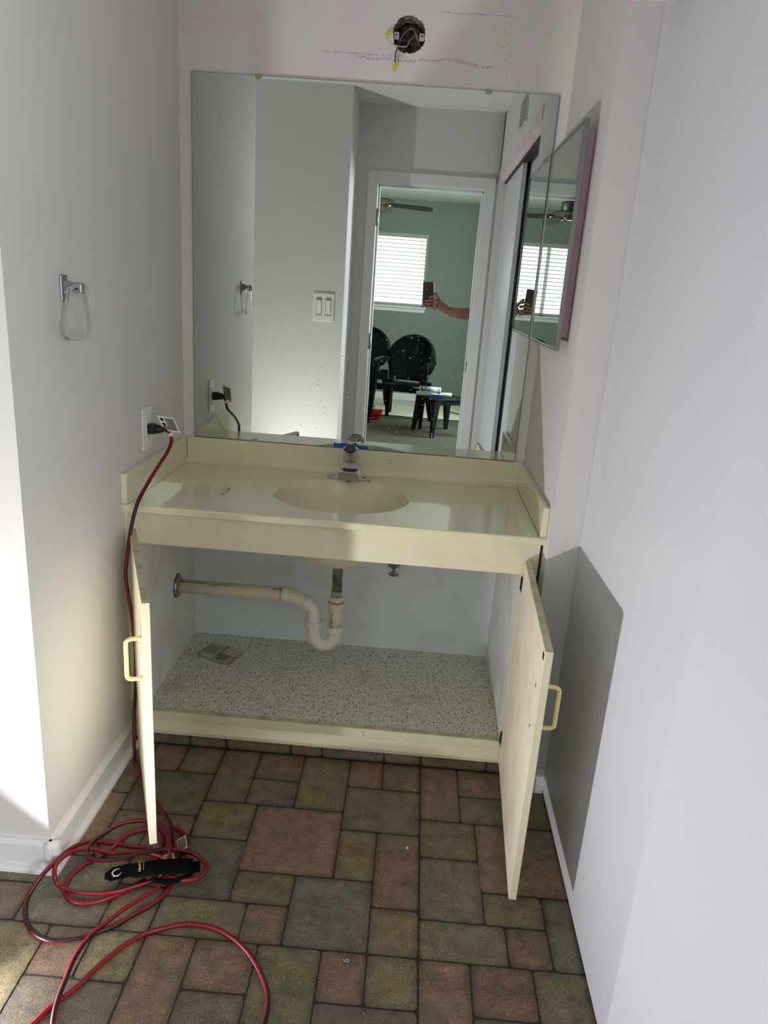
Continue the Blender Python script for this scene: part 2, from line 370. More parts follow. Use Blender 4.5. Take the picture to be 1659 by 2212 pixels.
def spline(pts, k=6):
    pts = [Vector(p) for p in pts]; out = []
    P = [pts[0] * 2 - pts[1]] + pts + [pts[-1] * 2 - pts[-2]]
    for i in range(1, len(P) - 2):
        a, b, c, d = P[i - 1:i + 3]
        for j in range(k):
            t = j / k
            out.append(.5 * ((2 * b) + (c - a) * t + (2 * a - 5 * b + 4 * c - d) * t * t + (3 * b - a - 3 * c + d) * t ** 3))
    out.append(pts[-1]); return out
def text(name, s, size, loc, rot, m, parent=None, ext=.0003, align='CENTER'):
    c = bpy.data.curves.new(name, 'FONT'); c.body = s; c.size = size; c.extrude = ext; c.align_x = align; c.align_y = 'CENTER'
    c.materials.append(M[m]); tmp = bpy.data.objects.new('tmp', c); COL.objects.link(tmp); bpy.context.view_layer.update()
    me = bpy.data.meshes.new_from_object(tmp.evaluated_get(bpy.context.evaluated_depsgraph_get())); bpy.data.objects.remove(tmp); bpy.data.curves.remove(c)
    o = bpy.data.objects.new(name, me); COL.objects.link(o); o.rotation_euler = rot; o.location = loc
    if not me.materials: me.materials.append(M[m])
    if parent is not None:
        o.parent = parent; o.matrix_parent_inverse = Matrix.Translation(-Vector(parent.location))
    return o

W = 1.194; ZC = .79; ZT = 2.44
# ================================================================== SETTING
# ---- vinyl floor with its printed stone pattern
T = dict(b=(114, 92, 76), o=(108, 98, 72), g=(100, 92, 80), B=(124, 102, 82), G=(104, 98, 86))
X0, Y0, PX, PY = .297, -.550, .6125, -.692
CELL = [(.297, .411, -.55, -.79, 'b'), (.411, .55, -.55, -.676, 'b'), (.411, .55, -.676, -.79, 'g'), (.55, .692, -.55, -.79, 'o'),
        (.692, .794, -.55, -.676, 'b'), (.794, .908, -.55, -.676, 'o'), (.692, .908, -.676, -.858, 'g'),
        (.297, .45, -.79, -.933, 'o'), (.45, .692, -.79, -1.034, 'B'), (.692, .793, -.858, -1.034, 'o'), (.793, .908, -.858, -1.111, 'b'),
        (.297, .453, -.933, -1.133, 'g'), (.453, .599, -1.034, -1.133, 'o'), (.599, .793, -1.034, -1.242, 'G'),
        (.793, .908, -1.111, -1.242, 'o'), (.297, .5, -1.133, -1.242, 'o'), (.5, .599, -1.133, -1.242, 'b')]
def clip_rect(x0, x1, y0, y1, R):
    return max(x0, R[0]), min(x1, R[1]), max(y0, R[2]), min(y1, R[3])
def tile_mesh(bm, col, x0, x1, y0, y1, tone, z, to3=None, g=.0022, rnd=.008):
    """one printed tile: wavy rim, rounded corners, rim darker than centre"""
    x0 += g; x1 -= g; y0 += g; y1 -= g
    if x1 - x0 < .006 or y1 - y0 < .006: return
    r = min(rnd, (x1 - x0) * .3, (y1 - y0) * .3); P = []
    def side(a, b):
        L_ = (Vector(b) - Vector(a)).length; n = max(2, int(L_ / .007)); d = (Vector(b) - Vector(a)).normalized(); nn = Vector((-d.y, d.x))
        for i in range(n):
            p = Vector(a).lerp(Vector(b), i / n); P.append(p + nn * random.uniform(-.0009, .0004))
    side((x0 + r, y0), (x1 - r, y0)); P.append(Vector((x1 - r * .3, y0 + r * .3))); side((x1, y0 + r), (x1, y1 - r)); P.append(Vector((x1 - r * .3, y1 - r * .3)))
    side((x1 - r, y1), (x0 + r, y1)); P.append(Vector((x0 + r * .3, y1 - r * .3))); side((x0, y1 - r), (x0, y0 + r)); P.append(Vector((x0 + r * .3, y0 + r * .3)))
    cx, cy = (x0 + x1) / 2, (y0 + y1) / 2; inset = min(.016, (x1 - x0) * .3, (y1 - y0) * .3)
    fx = ((x1 - x0) / 2 - inset) / ((x1 - x0) / 2); fy = ((y1 - y0) / 2 - inset) / ((y1 - y0) / 2)
    f3 = to3 or (lambda a, b: (a, b, z))
    A = [bm.verts.new(f3(p.x, p.y)) for p in P]; B = [bm.verts.new(f3(cx + (p.x - cx) * fx, cy + (p.y - cy) * fy)) for p in P]; n = len(P)
    c = lin(T[tone]); v = random.uniform(.9, 1.12); hs = [random.uniform(.94, 1.06) for _ in range(3)]
    cin = [c[i] * v * hs[i] * 1.12 for i in range(3)] + [1]; cout = [x * .62 for x in cin[:3]] + [1]
    for k in range(n):
        f = bm.faces.new((A[k], A[(k + 1) % n], B[(k + 1) % n], B[k])); f.material_index = 1
        for lp, cc in zip(f.loops, (cout, cout, cin, cin)): lp[col] = cc
    f = bm.faces.new(B); f.material_index = 1
    for lp in f.loops: lp[col] = cin
def tiled(name, regions, base_boxes, to3=None, z=.0006):
    bm = bmesh.new(); col = bm.loops.layers.float_color.new('tone')
    for lo, hi in base_boxes:
        s = MB(); s.bm = bm; s.box(lo, hi)
    for R in regions:
        for i in range(-6, 6):
            for j in range(-3, 6):
                for (a, b, c, d, t) in CELL:
                    x0, x1, y0, y1 = clip_rect(a + i * PX, b + i * PX, min(c, d) + j * PY, max(c, d) + j * PY, R)
                    if x1 > x0 and y1 > y0: tile_mesh(bm, col, x0, x1, y0, y1, t, z, to3)
    me = bpy.data.meshes.new(name); bm.to_mesh(me); bm.free(); me.materials.append(M['grout']); me.materials.append(M['tile'])
    o = bpy.data.objects.new(name, me); COL.objects.link(o); return o
fl = tiled('floor', [(-1.40, 1.300, -2.40, -.548)], [((-1.45, -2.42, -.05), (1.75, .05, 0))])
struct(fl, 'stone-look vinyl floor in brown, olive and grey blocks')
struct(box('floor_bedroom', (-2.0, -7.35, -.05), (2.9, -2.42, .004), 'carpet'), 'grey-brown bedroom carpet')
# ---- walls of the vanity alcove
def wall_with_hole(name, x0, x1, z0, z1, y, th, cx, cz, r, m, rj=.004):
    s = MB(); n = 48; ang = sorted([2 * PI * k / n for k in range(n)] + [math.atan2(zz - cz, xx - cx) % (2 * PI) for xx in (x0, x1) for zz in (z0, z1)])
    def edge(a):
        c, d = math.cos(a), math.sin(a); t = 1e9
        if c > 1e-9: t = min(t, (x1 - cx) / c)
        if c < -1e-9: t = min(t, (x0 - cx) / c)
        if d > 1e-9: t = min(t, (z1 - cz) / d)
        if d < -1e-9: t = min(t, (z0 - cz) / d)
        return (cx + c * t, cz + d * t)
    rr = [r + random.uniform(-rj * .4, rj) for _ in ang]
    I = [s.bm.verts.new((cx + rr[i] * math.cos(a), y, cz + rr[i] * math.sin(a))) for i, a in enumerate(ang)]
    J = [s.bm.verts.new((cx + rr[i] * math.cos(a), y + .013, cz + rr[i] * math.sin(a))) for i, a in enumerate(ang)]
    O_ = [s.bm.verts.new((edge(a)[0], y, edge(a)[1])) for a in ang]; K = len(ang)
    for k in range(K):
        s.bm.faces.new((I[k], I[(k + 1) % K], O_[(k + 1) % K], O_[k])); f = s.bm.faces.new((J[k], J[(k + 1) % K], I[(k + 1) % K], I[k])); f.material_index = 1
    # slab edges and back
    s.box((x0, y + .09, z0), (x1, y + th, z1)); s.box((x0 - .0, y, z0), (x0 + .0001, y + .09, z1)); s.box((x1 - .0001, y, z0), (x1, y + .09, z1))
    s.box((x0, y, z1 - .0001), (x1, y + .09, z1))
    return s.build(name, [m, 'crumble'])
struct(wall_with_hole('wall_back', -.10, W + .30, 0, ZT, 0, .12, .695, 2.141, .048, 'backwall'), 'off-white wall behind the mirror, cracked and pink-stained')
box_l = MB().box((-.11, -1.08, 0), (0, 0, ZT)).box((-1.4, -1.08, 0), (-.11, -.97, ZT))
struct(box_l.build('wall_left', 'wall'), 'off-white wall beside the vanity with towel ring')
s = MB().box((W, -.6136, 0), (W + .12, 0, ZT)).box((W + .12, -.6136, 0), (W + .5, -.5, ZT))
struct(s.build('wall_right', 'wall'), 'off-white wall with the medicine cabinet')
# side room beyond the left opening
struct(box('wall_side_room', (-1.5, -2.40, 0), (-1.4, -.97, ZT), 'wall'))
struct(MB().box((-.42, -2.36, 0), (.335, -1.95, ZT)).build('wall_switch', 'wall'), 'off-white textured wall with the double switch')
# closet on the right: header, end return, two sliding panels
struct(MB().box((W, -2.36, 2.062), (W + .14, -.6136, ZT)).build('wall_closet_header', 'wall'))
struct(box('trim_1', (W - .004, -2.30, 2.058), (W + .03, -.6145, 2.118), 'pinkpale'), 'pink-painted strip along the closet header')
struct(box('trim_2', (W + .032, -2.30, 2.050), (W + .125, -.70, 2.0625), 'darkmetal'), 'dark sliding door track under the closet header')
struct(box('wall_closet_back', (W + .55, -2.36, 0), (W + .6, -.5, ZT), 'wall'))
struct(box('wall_closet_end', (W, -2.36, 0), (W + .55, -2.30, ZT), 'wall'))
struct(box('door_1', (1.278, -1.60, .010), (1.300, -.6150, 2.07), 'closet', bevel=.001), 'white rear sliding closet panel')
struct(box('door_2', (1.236, -2.298, .010), (1.258, -1.505, 2.07), 'closet', bevel=.001), 'white front sliding closet panel')
struct(box('ceiling', (-1.5, -2.42, ZT), (W + .6, .1, ZT + .05), 'ceil'))
# doorway wall
s = MB().box((-1.5, -2.475, 0), (.451, -2.36, ZT)).box((1.132, -2.475, 0), (2.9, -2.36, ZT)).box((.451, -2.475, 2.030), (1.132, -2.36, ZT))
struct(s.build('wall_doorway', 'wall'), 'off-white wall around the bedroom doorway')
def casing(name, yf, yb, dy):
    s = MB()
    for lo, hi in (((.405, 0), (.468, 2.082)), ((1.115, 0), (1.178, 2.082))):
        s.box((lo[0], min(yf, yf + dy), lo[1]), (hi[0], max(yf, yf + dy), hi[1]))
    s.box((.468, min(yf, yf + dy), 2.018), (1.115, max(yf, yf + dy), 2.082)); return s
s = casing('', -2.36, 0, .014)
s.box((.451, -2.478, 0), (.470, -2.356, 2.018)).box((1.113, -2.478, 0), (1.132, -2.356, 2.018)).box((.451, -2.478, 2.012), (1.132, -2.356, 2.031))
s.box((.470, -2.44, 0), (.482, -2.40, 2.012)).box((1.101, -2.44, 0), (1.113, -2.40, 2.012)).box((.470, -2.44, 2.0), (1.113, -2.40, 2.012))
df = struct(s.build('trim_3', 'trimw', bevel=.003), 'white painted doorway casing')
for z in (1.82, 1.075):
    h = MB().box((.4705, -2.395, z - .045), (.474, -2.362, z + .045)); h.tube([(.476, -2.358, z - .05), (.476, -2.358, z + .05)], .006, 10)
    o = h.build('hinge', 'nickel', df)
MB().box((1.1095, -2.398, .93), (1.1128, -2.37, .99)).build('strike_plate', 'brass', df)
# baseboards with a quarter round at the foot
def board(name, path_axis, a, b, face, out, h=.085, th=.013):
    qr = .014; prof = [(0, .0), (out * (th + qr), 0), (out * (th + qr * .92), qr * .55), (out * (th + qr * .55), qr * .92), (out * th, qr), (out * th, h - .012), (out * (th - .006), h), (0, h)]
    prof = [(face + u, v) for u, v in prof]
    return MB().prism(prof, a, b, path_axis)
struct(board('', 'y', -1.107, -.560, 0, 1).build('baseboard_left', 'trimw'), 'white baseboard along the left wall')
struct(board('', 'x', -1.4, .027, -1.08, -1).build('baseboard_wing', 'trimw'), 'white baseboard on the short wall at far left')
struct(MB().box((W + .001, -.628, 0), (1.2775, -.6136, .085)).box((W - .012, -.638, .0), (W + .045, -.628, .055)).box((W - .018, -.640, 0), (W + .040, -.638, .02)).build('baseboard_right', 'trimw', bevel=.002), 'white baseboard stub beside the open cabinet door')
struct(board('', 'x', -.42, .335, -1.95, 1).build('baseboard_switch', 'trimw'))
# ---- bedroom shell
WX0, WX1, WZ0, WZ1 = -.72, .811, 1.19, 2.05
s = MB().box((-2.0, -7.32, 0), (WX0, -7.2, ZT)).box((WX1, -7.32, 0), (2.9, -7.2, ZT)).box((WX0, -7.32, 0), (WX1, -7.2, WZ0)).box((WX0, -7.32, WZ1), (WX1, -7.2, ZT))
struct(s.build('wall_bedroom_far', 'teal'), 'grey-green bedroom wall with the window')
struct(MB().box((-2.1, -7.32, 0), (-2.0, -2.36, ZT)).build('wall_bedroom_left', 'teal'))
struct(MB().box((2.9, -7.32, 0), (3.0, -2.36, ZT)).build('wall_bedroom_right', 'teal'))
struct(box('wall_bedroom_near', (1.185, -2.485, 0), (2.9, -2.4755, ZT), 'teal'))
struct(box('ceiling_bedroom', (-2.1, -7.35, ZT), (3.0, -2.42, ZT + .05), 'popcorn'), 'textured bedroom ceiling')
struct(board('', 'x', -2.0, 2.9, -7.2, 1, .09).build('baseboard_bedroom', 'trimw'))
wn = thing('window_1', (0.05, -7.2, WZ0), 'bright bedroom window with a white frame behind slatted blinds', 'window'); wn['kind'] = 'structure'
s = MB().box((WX0, -7.30, WZ0), (WX0 + .035, -7.26, WZ1)).box((WX1 - .035, -7.30, WZ0), (WX1, -7.26, WZ1)).box((WX0, -7.30, WZ0), (WX1, -7.26, WZ0 + .035)).box((WX0, -7.30, WZ1 - .035), (WX1, -7.26, WZ1)).box((.0, -7.30, WZ0), (.045, -7.26, WZ1))
s.build('window_frame', 'trimw', wn)
MB().box((WX0 - .02, -7.2, WZ0 - .02), (WX1 + .02, -7.15, WZ0)).box((WX0 - .01, -7.2, WZ0 - .07), (WX1 + .01, -7.188, WZ0 - .02)).build('window_sill', 'trimw', wn, .003)
gl = MB().box((WX0 + .03, -7.282, WZ0 + .03), (WX1 - .03, -7.279, WZ1 - .03)).build('pane', 'acrylic', wn)
gl.data.materials.clear(); gm = bpy.data.materials.new('window_glass'); gm.use_nodes = True; nt = gm.node_tree
tr = nt.nodes.new('ShaderNodeBsdfTransparent'); gg = nt.nodes.new('ShaderNodeBsdfGlossy'); gg.inputs['Roughness'].default_value = 0; mxs = nt.nodes.new('ShaderNodeMixShader'); mxs.inputs[0].default_value = .06
nt.links.new(tr.outputs[0], mxs.inputs[1]); nt.links.new(gg.outputs[0], mxs.inputs[2]); nt.links.new(mxs.outputs[0], nt.nodes['Material Output'].inputs[0]); gl.data.materials.append(gm)
bl = thing('window_blinds', (0.05, -7.22, WZ1), 'white horizontal slatted blinds hanging in the bright bedroom window', 'blinds')
MB().box((WX0 + .005, -7.245, WZ1 - .045), (WX1 - .005, -7.195, WZ1)).build('headrail', 'blind', bl, .003)
s = MB(); z = WZ1 - .075
while z > WZ0 + .05:
    mt = Matrix.Translation((0, -7.222, z)) @ Matrix.Rotation(math.radians(10), 4, 'X'); s.box((WX0 + .01, -.024, -.0016), (WX1 - .01, .024, .0016), mt); z -= .046
s.build('slats', 'blind', bl)
MB().box((WX0 + .008, -7.245, WZ0 + .012), (WX1 - .008, -7.2, WZ0 + .032)).build('bottom_rail', 'blind', bl, .003)
for x in (WX0 + .15, .05, WX1 - .09): MB().tube([(x, -7.197, WZ1 - .04), (x, -7.197, WZ0 + .02)], .0022, 6).build('ladder_cord', 'greyink', bl)
# things outside the window
struct(box('ground_outside', (-14, -30, -.4), (14, -7.4, -.35), 'grass'))
nb = thing('neighbour_house', (.6, -15, -.35), 'pale neighbouring house with a grey roof seen through the blinds', 'house')
MB().box((-5, -17, -.35), (3.6, -13, 1.5)).build('wall', 'stucco', nb); MB().prism([(-17.4, 1.5), (-12.6, 1.5), (-15, 2.3)], -5.4, 4.0, 'x').build('roof', 'roof', nb)
MB().box((-.5, -13.03, .5), (.3, -12.99, 1.3)).build('window', 'hole', nb)

# ================================================================== VANITY
va = thing('vanity_cabinet', (.6, -.55, 0), 'long cream vanity cabinet with both doors open under the sink', 'cabinet')
YF = -.55
s = MB().box((.0, YF, .669), (1.186, YF + .018, .768))            # apron
s.build('apron', 'cream', va, .001)
MB().box((.0, YF, .088), (.036, YF + .018, .669)).build('stile', 'cream', va, .0008)
MB().box((1.144, YF, .088), (1.186, YF + .018, .669)).build('stile', 'cream', va, .0008)
MB().box((.036, YF, .088), (1.144, YF + .018, .1165)).build('bottom_rail', 'cream', va, .001)
sd = MB(); sd.tube([(.720, YF - .0003, .113), (.7225, YF - .0003, .108), (.7215, YF - .0003, .101), (.7228, YF - .0003, .094)], .0011, 6); sd.build('rust_drip', 'rust', va)
MB().prism([(YF + .006, .041), (YF - .006, .043), (YF - .008, .055), (YF - .003, .070), (YF + .001, .0875), (YF + .01, .0878)], .0285, 1.186, 'x').build('toe_moulding', 'cream', va)
tk = tiled('toe_kick', [(.028, 1.186, -.5495, -.510)], [((.028, -.546, 0.001), (1.186, -.530, .040))], to3=lambda a, b: (a, -.5466, .5495 + b + .0005), z=0)
tk.parent = va; tk.matrix_parent_inverse = Matrix.Translation(-Vector(va.location)); tk['label'] = 'vinyl-covered toe kick'
MB().box((.012, -.532, .09), (.036, -.002, .765)).build('side_panel', 'cabin', va)
MB().box((1.144, -.532, .09), (1.168, -.002, .765)).build('side_panel', 'cabin', va)
MB().box((.036, -.006, .116), (1.144, -.0015, .765)).build('back_panel', 'panel_back', va)
MB().box((.036, -.548, .100), (1.144, -.006, .117)).build('shelf', 'liner', va)
MB().box((.036, -.5485, .1168), (1.144, -.528, .1185)).build('shelf_edge', 'cream_dirty', va)
def leaf(hinge, free, th_side, z0, z1):
    """door leaf standing open: hinge (x,y) and free edge (x,y) of the inner face, thickness towards th_side"""
    h = Vector((hinge[0], hinge[1], 0)); f = Vector((free[0], free[1], 0)); u = (f - h).normalized(); wd = (f - h).length; nrm = Vector((-u.y, u.x, 0))
    if nrm.x * th_side < 0: nrm = -nrm
    M4 = Matrix((( u.x, nrm.x, 0, h.x), (u.y, nrm.y, 0, h.y), (0, 0, 1, 0), (0, 0, 0, 1)))
    s = MB(); th = .018; s.box((0, 0, z0), (wd, th, z1), M4)
    for f_ in s.bm.faces: f_.material_index = 0
    s.bm.normal_update()
    for f_ in s.bm.faces:
        c = M4.inverted() @ f_.calc_center_median()
        if c.y < 1e-4: f_.material_index = 1
        if c.z > z1 - 1e-4: f_.material_index = 2
    return s, M4, wd
def handle(M4, wd, th=.018, zc=.55, L_=.105):
    a = []
    x = wd - .055
    for p in [(x, th, zc + L_ / 2), (x, th + .022, zc + L_ / 2), (x, th + .031, zc + L_ / 2 - .003), (x, th + .035, zc + L_ / 2 - .012), (x, th + .035, zc), (x, th + .035, zc - L_ / 2 + .012), (x, th + .031, zc - L_ / 2 + .003), (x, th + .022, zc - L_ / 2), (x, th, zc - L_ / 2)]:
        a.append(M4 @ Vector(p))
    return MB().tube(spline(a, 5), .0052, 12)
for nm, hg, fr, sd in (('left', (.034, -.556), (.247, -1.032), -1), ('right', (1.146, -.556), (1.118, -1.106), 1)):
    s, M4, wd = leaf(hg, fr, sd, .058, .715)
    d = s.build('door', ['cream', 'doorin', 'cream_dirty'], va, .0012)
    handle(M4, wd).build('handle', 'handle', d)['label'] = 'pale yellow pull handle'
    for zz in (.645, .135):
        MB().box((.002, -.0015, zz - .022), (.016, .0, zz + .022), M4).box((-.004, -.004, zz - .02), (.002, .0, zz + .02), M4).build('hinge', 'darkmetal', d)
    MB().box((wd - .020, -.0015, .690), (wd - .008, 0, .705), M4).build('catch_plate', 'darkmetal', d)
    for zz in (.6025, .4975):
        MB().lathe([(.0048, 0), (.0044, .0015), (.002, .0022)], M4 @ Vector((wd - .055, 0, zz)), M4.to_3x3() @ Vector((0, -1, 0)), 12).build('screw', 'nickel', d)

# ---- cultured marble top with integral oval basin
ct = thing('sink_countertop', (.6, -.3, ZC), 'cream cultured-marble vanity top with an integral oval sink and raised splashes', 'countertop')
CX, CY, RX, RY, D = .5945, -.303, .212, .191, .5717
s = MB(); N = 96
angs = sorted(set([2 * PI * k / N for k in range(N)] + [math.atan2(yy - CY, xx - CX) % (2 * PI) for xx in (.0005, W - .0005) for yy in (-D + .004, -.0005)]))
def edgep(a, x0, x1, y0, y1):
    c, d = math.cos(a), math.sin(a); t = 1e9
    if c > 1e-9: t = min(t, (x1 - CX) / c)
    if c < -1e-9: t = min(t, (x0 - CX) / c)
    if d > 1e-9: t = min(t, (y1 - CY) / d)
    if d < -1e-9: t = min(t, (y0 - CY) / d)
    return (CX + c * t, CY + d * t)
rings = []
def ring(fr, z): return [s.bm.verts.new((CX + RX * fr * math.cos(a), CY + RY * fr * math.sin(a), z)) for a in angs]
outer = [s.bm.verts.new(edgep(a, .0005, W - .0005, -D + .004, -.0005) + (ZC,)) for a in angs]
rings.append(outer)
for fr, dz in ((1.012, 0), (1.0, -.0012), (.985, -.008), (.955, -.026), (.90, -.055), (.82, -.088), (.72, -.120), (.60, -.150), (.46, -.176), (.32, -.194), (.2, -.204), (.115, -.208)):
    rings.append(ring(fr, ZC + dz))
K = len(angs)
for a, b in zip(rings, rings[1:]):
    for k in range(K):
        f = s.bm.faces.new((a[k], a[(k + 1) % K], b[(k + 1) % K], b[k])); f.smooth = a is not outer
s.bm.faces.new(rings[-1][::-1])
# slab skirt: rounded front edge
s.prism([(-D + .004, ZC), (-D + .001, ZC - .0015), (-D, ZC - .005), (-D, ZC - .0195), (-D + .002, ZC - .0215), (-D + .012, ZC - .022), (-D + .02, ZC - .022), (-D + .02, ZC - .001)], .0005, W - .0005, 'x')
tops = s.build('slab', 'marble', ct)
s = MB()   # underside of the bowl
rr = []
for fr, dz in ((1.02, -.022), (1.0, -.07), (.94, -.115), (.84, -.155), (.70, -.188), (.54, -.208), (.36, -.220), (.22, -.224), (.21, -.232), (.12, -.233)):
    rr.append([s.bm.verts.new((CX + RX * fr * math.cos(a), CY + RY * fr * math.sin(a), ZC + dz)) for a in angs])
for a, b in zip(rr, rr[1:]):
    for k in range(K):
        f = s.bm.faces.new((a[k], a[(k + 1) % K], b[(k + 1) % K], b[k])); f.smooth = True
s.bm.faces.new(rr[-1]); s.build('bowl_underside', 'marble', ct)
cove = [(-.0005, ZC), (-.0005, ZC + .086), (-.018, ZC + .086), (-.020, ZC + .084), (-.020, ZC + .022)] + [(-.020 - .018 * (1 - math.cos(t)), ZC + .022 - .0215 * math.sin(t)) for t in [PI / 2 * k / 8 for k in range(1, 9)]] + [(-.045, ZC + .0002)]
MB().prism(cove, .0178, W - .0178, 'x').build('backsplash', 'marble', ct)
MB().box((.0008, -D + .001, ZC), (.0178, -.0006, ZC + .0865)).build('side_splash', 'marble', ct, .0015)
MB().box((W - .0178, -D + .001, ZC), (W - .0008, -.0006, ZC + .0865)).build('side_splash', 'marble', ct, .0015)
MB().box((.0006, -D - .0005, ZC - .001), (.017, -D + .004, ZC + .003)).build('caulk_seam', 'caulk', ct)
MB().tube([(.0182, -.0205, ZC + .002), (.0182, -.0205, ZC + .085)], .0012, 6).build('corner_seam', 'grime', ct)
MB().tube([(W - .018, -.05, ZC + .0004), (W - .018, -D + .01, ZC + .0004)], .0010, 6).build('side_seam', 'grime', ct)
MB().box((W - .018, -D - .001, ZC - .004), (W - .0005, -D + .004, ZC + .002)).build('caulk_seam', 'caulk', ct)
MB().lathe([(.021, 0), (.021, .002), (.017, .003)], (CX, CY, ZC - .2085)).build('drain_ring', 'nickel', ct)

for nm, c, rx_, ry_, n_ in (('stain', (.716, -.046, ZC + .0003), .010, .004, 0), ('stain', (.145, -.50, ZC + .0003), .012, .003, 0)):
    s = MB(); s.poly([(c[0] + rx_ * random.uniform(.6, 1.1) * math.cos(a), c[1] + ry_ * random.uniform(.6, 1.1) * math.sin(a), c[2]) for a in [2 * PI * k / 14 for k in range(14)]]); s.build(nm, 'rust', ct)
s = MB()
for x, z, l in ((.730, .848, .010), (.733, .846, .006), (.726, .837, .009), (.729, .835, .005)): s.poly([(x - l, -.0203, z), (x + l, -.0203, z - .001), (x + l, -.0203, z + .001), (x - l, -.0203, z + .0015)])
s.build('rust_marks', 'rust', ct)
# ---- faucet
fx, fy = .598, -.088
fa = thing('faucet', (fx, fy, ZC), 'chrome single-handle faucet with a clear crystal knob behind the sink', 'faucet')
s = MB(); n = 40; P = []
for k in range(n):
    a = 2 * PI * k / n; c, d = math.cos(a), math.sin(a); P.append((fx + .052 * (1 if c > 0 else -1) + .024 * c, fy + .025 * d))
s.prism(P, ZC, ZC + .007, 'z').build('base_plate', 'chrome', fa, .002)
s = MB()
def frustum(s, x0, x1, y0, y1, z0, a0, a1, b0, b1, z1):
    A = [s.bm.verts.new(p) for p in ((x0, y0, z0), (x1, y0, z0), (x1, y1, z0), (x0, y1, z0))]; B = [s.bm.verts.new(p) for p in ((a0, b0, z1), (a1, b0, z1), (a1, b1, z1), (a0, b1, z1))]
    for k in range(4): s.bm.faces.new((A[k], A[(k + 1) % 4], B[(k + 1) % 4], B[k]))
    s.bm.faces.new(A[::-1]); s.bm.faces.new(B)
frustum(s, fx - .040, fx + .040, fy - .028, fy + .026, ZC + .005, fx - .033, fx + .033, fy - .024, fy + .023, ZC + .044)
frustum(s, fx - .033, fx + .033, fy - .024, fy + .023, ZC + .044, fx - .019, fx + .019, fy - .016, fy + .018, ZC + .062)
s.build('body', 'chrome', fa, .002)
s = MB()
A = [(fx - .036, fy - .02, ZC + .013), (fx + .036, fy - .02, ZC + .013), (fx + .031, fy - .02, ZC + .043), (fx - .031, fy - .02, ZC + .043)]
B = [(fx - .036, fy - .062, ZC + .009), (fx + .036, fy - .062, ZC + .009), (fx + .032, fy - .062, ZC + .038), (fx - .032, fy - .062, ZC + .038)]
va_ = [s.bm.verts.new(p) for p in A]; vb_ = [s.bm.verts.new(p) for p in B]
for k in range(4): s.bm.faces.new((va_[k], va_[(k + 1) % 4], vb_[(k + 1) % 4], vb_[k]))
s.bm.faces.new(va_[::-1]); s.bm.faces.new(vb_)
o = s.build('spout', 'chrome', fa, .0025)
MB().lathe([(.011, 0), (.011, .010)], (fx, fy - .048, ZC + .002), n=18).build('aerator', 'nickel', o)
ax = Vector((0, -.52, .85)).normalized(); kb = Vector((fx, fy, ZC + .058))
MB().lathe([(.015, -.002), (.0155, .005), (.011, .010)], kb, ax).build('collar', 'chrome', fa)
kn = MB().lathe([(.017, .004), (.021, .010), (.0205, .020), (.0195, .027), (.026, .034), (.0305, .040), (.0305, .047), (.026, .054), (.018, .058)], kb, ax, 28, flute=.035, smooth=False).build('knob', 'crystal', fa)
cp = MB().lathe([(.0185, .0582), (.0190, .060), (.0175, .0612)], kb, ax).build('cap', 'black', kn)
em = MB(); cc = kb + ax * .0613; e1 = Vector((1, 0, 0)); e2v = ax.cross(e1).normalized()
em.tube([cc + (e1 * math.cos(a) + e2v * math.sin(a)) * .0115 for a in [2 * PI * k / 20 for k in range(21)]], .0006, 5, cap=False)
em.tube([cc - e1 * .005 + e2v * .004, cc + e1 * .005 - e2v * .004], .0009, 5); em.tube([cc - e1 * .005 - e2v * .004, cc + e1 * .005 + e2v * .004], .0009, 5)
em.build('cap_emblem', 'greyink', kn)
MB().tube([kb + ax * .0, kb + ax * .030], .006, 10).build('stem', 'nickel', kn)
MB().box((fx + .048, fy - .008, ZC + .0072), (fx + .056, fy + .002, ZC + .0076)).build('blue_mark', 'tape', fa)
MB().box((fx - .060, fy - .003, ZC + .0072), (fx - .053, fy + .001, ZC + .0076)).build('blue_mark', 'tape', fa)

# ---- blue tape on the foot of the mirror
s = MB()
prev = None; cols = []
for k in range(15):
    x = .530 + .120 * k / 14; j = random.uniform(-.001, .001)
    cols.append(((x, -.0088, .878 + j * 1.5 - .0006 * k * .2), (x, -.0088, .8925 + j - (.005 if k > 9 else 0))))
for a, b in zip(cols, cols[1:]):
    s.poly([a[0], b[0], b[1], a[1]]); s.poly([(p[0], p[1] + .0005, p[2]) for p in (a[1], b[1], b[0], a[0])])
tag(s.build('masking_tape', 'tape'), 'torn strip of blue masking tape on the mirror foot behind the faucet', 'tape')

# ---- wall mirror
ml, mr_, mb_, mt_ = .0413, 1.1594, .8774, 2.0059
mi = thing('wall_mirror', (.6, 0, mb_), 'large frameless paint-spattered wall mirror above the vanity top', 'mirror')
MB().box((ml, -.0075, mb_), (mr_, -.0012, mt_)).build('glass', 'mirror', mi)
MB().box((ml - .0012, -.0062, mb_ - .0015), (mr_ + .0015, -.0008, mt_ + .001)).build('backing', 'nearblack', mi)
MB().box((ml, -.0078, mb_ - .004), (mr_, -.0008, mb_ + .0003)).build('channel', 'nearblack', mi)
for x, z in ((.246, mt_), (.948, mt_), (.254, mb_ - .002), (.940, mb_ - .002)):
    sg = -1 if z > 1.5 else 1
    MB().prism([(x - .011, z - sg * .004), (x - .011, z + sg * .004), (x - .006, z + sg * .009), (x + .006, z + sg * .009), (x + .011, z + sg * .004), (x + .011, z - sg * .004)], -.0105, -.0076, 'y').build('clip', 'clip', mi)

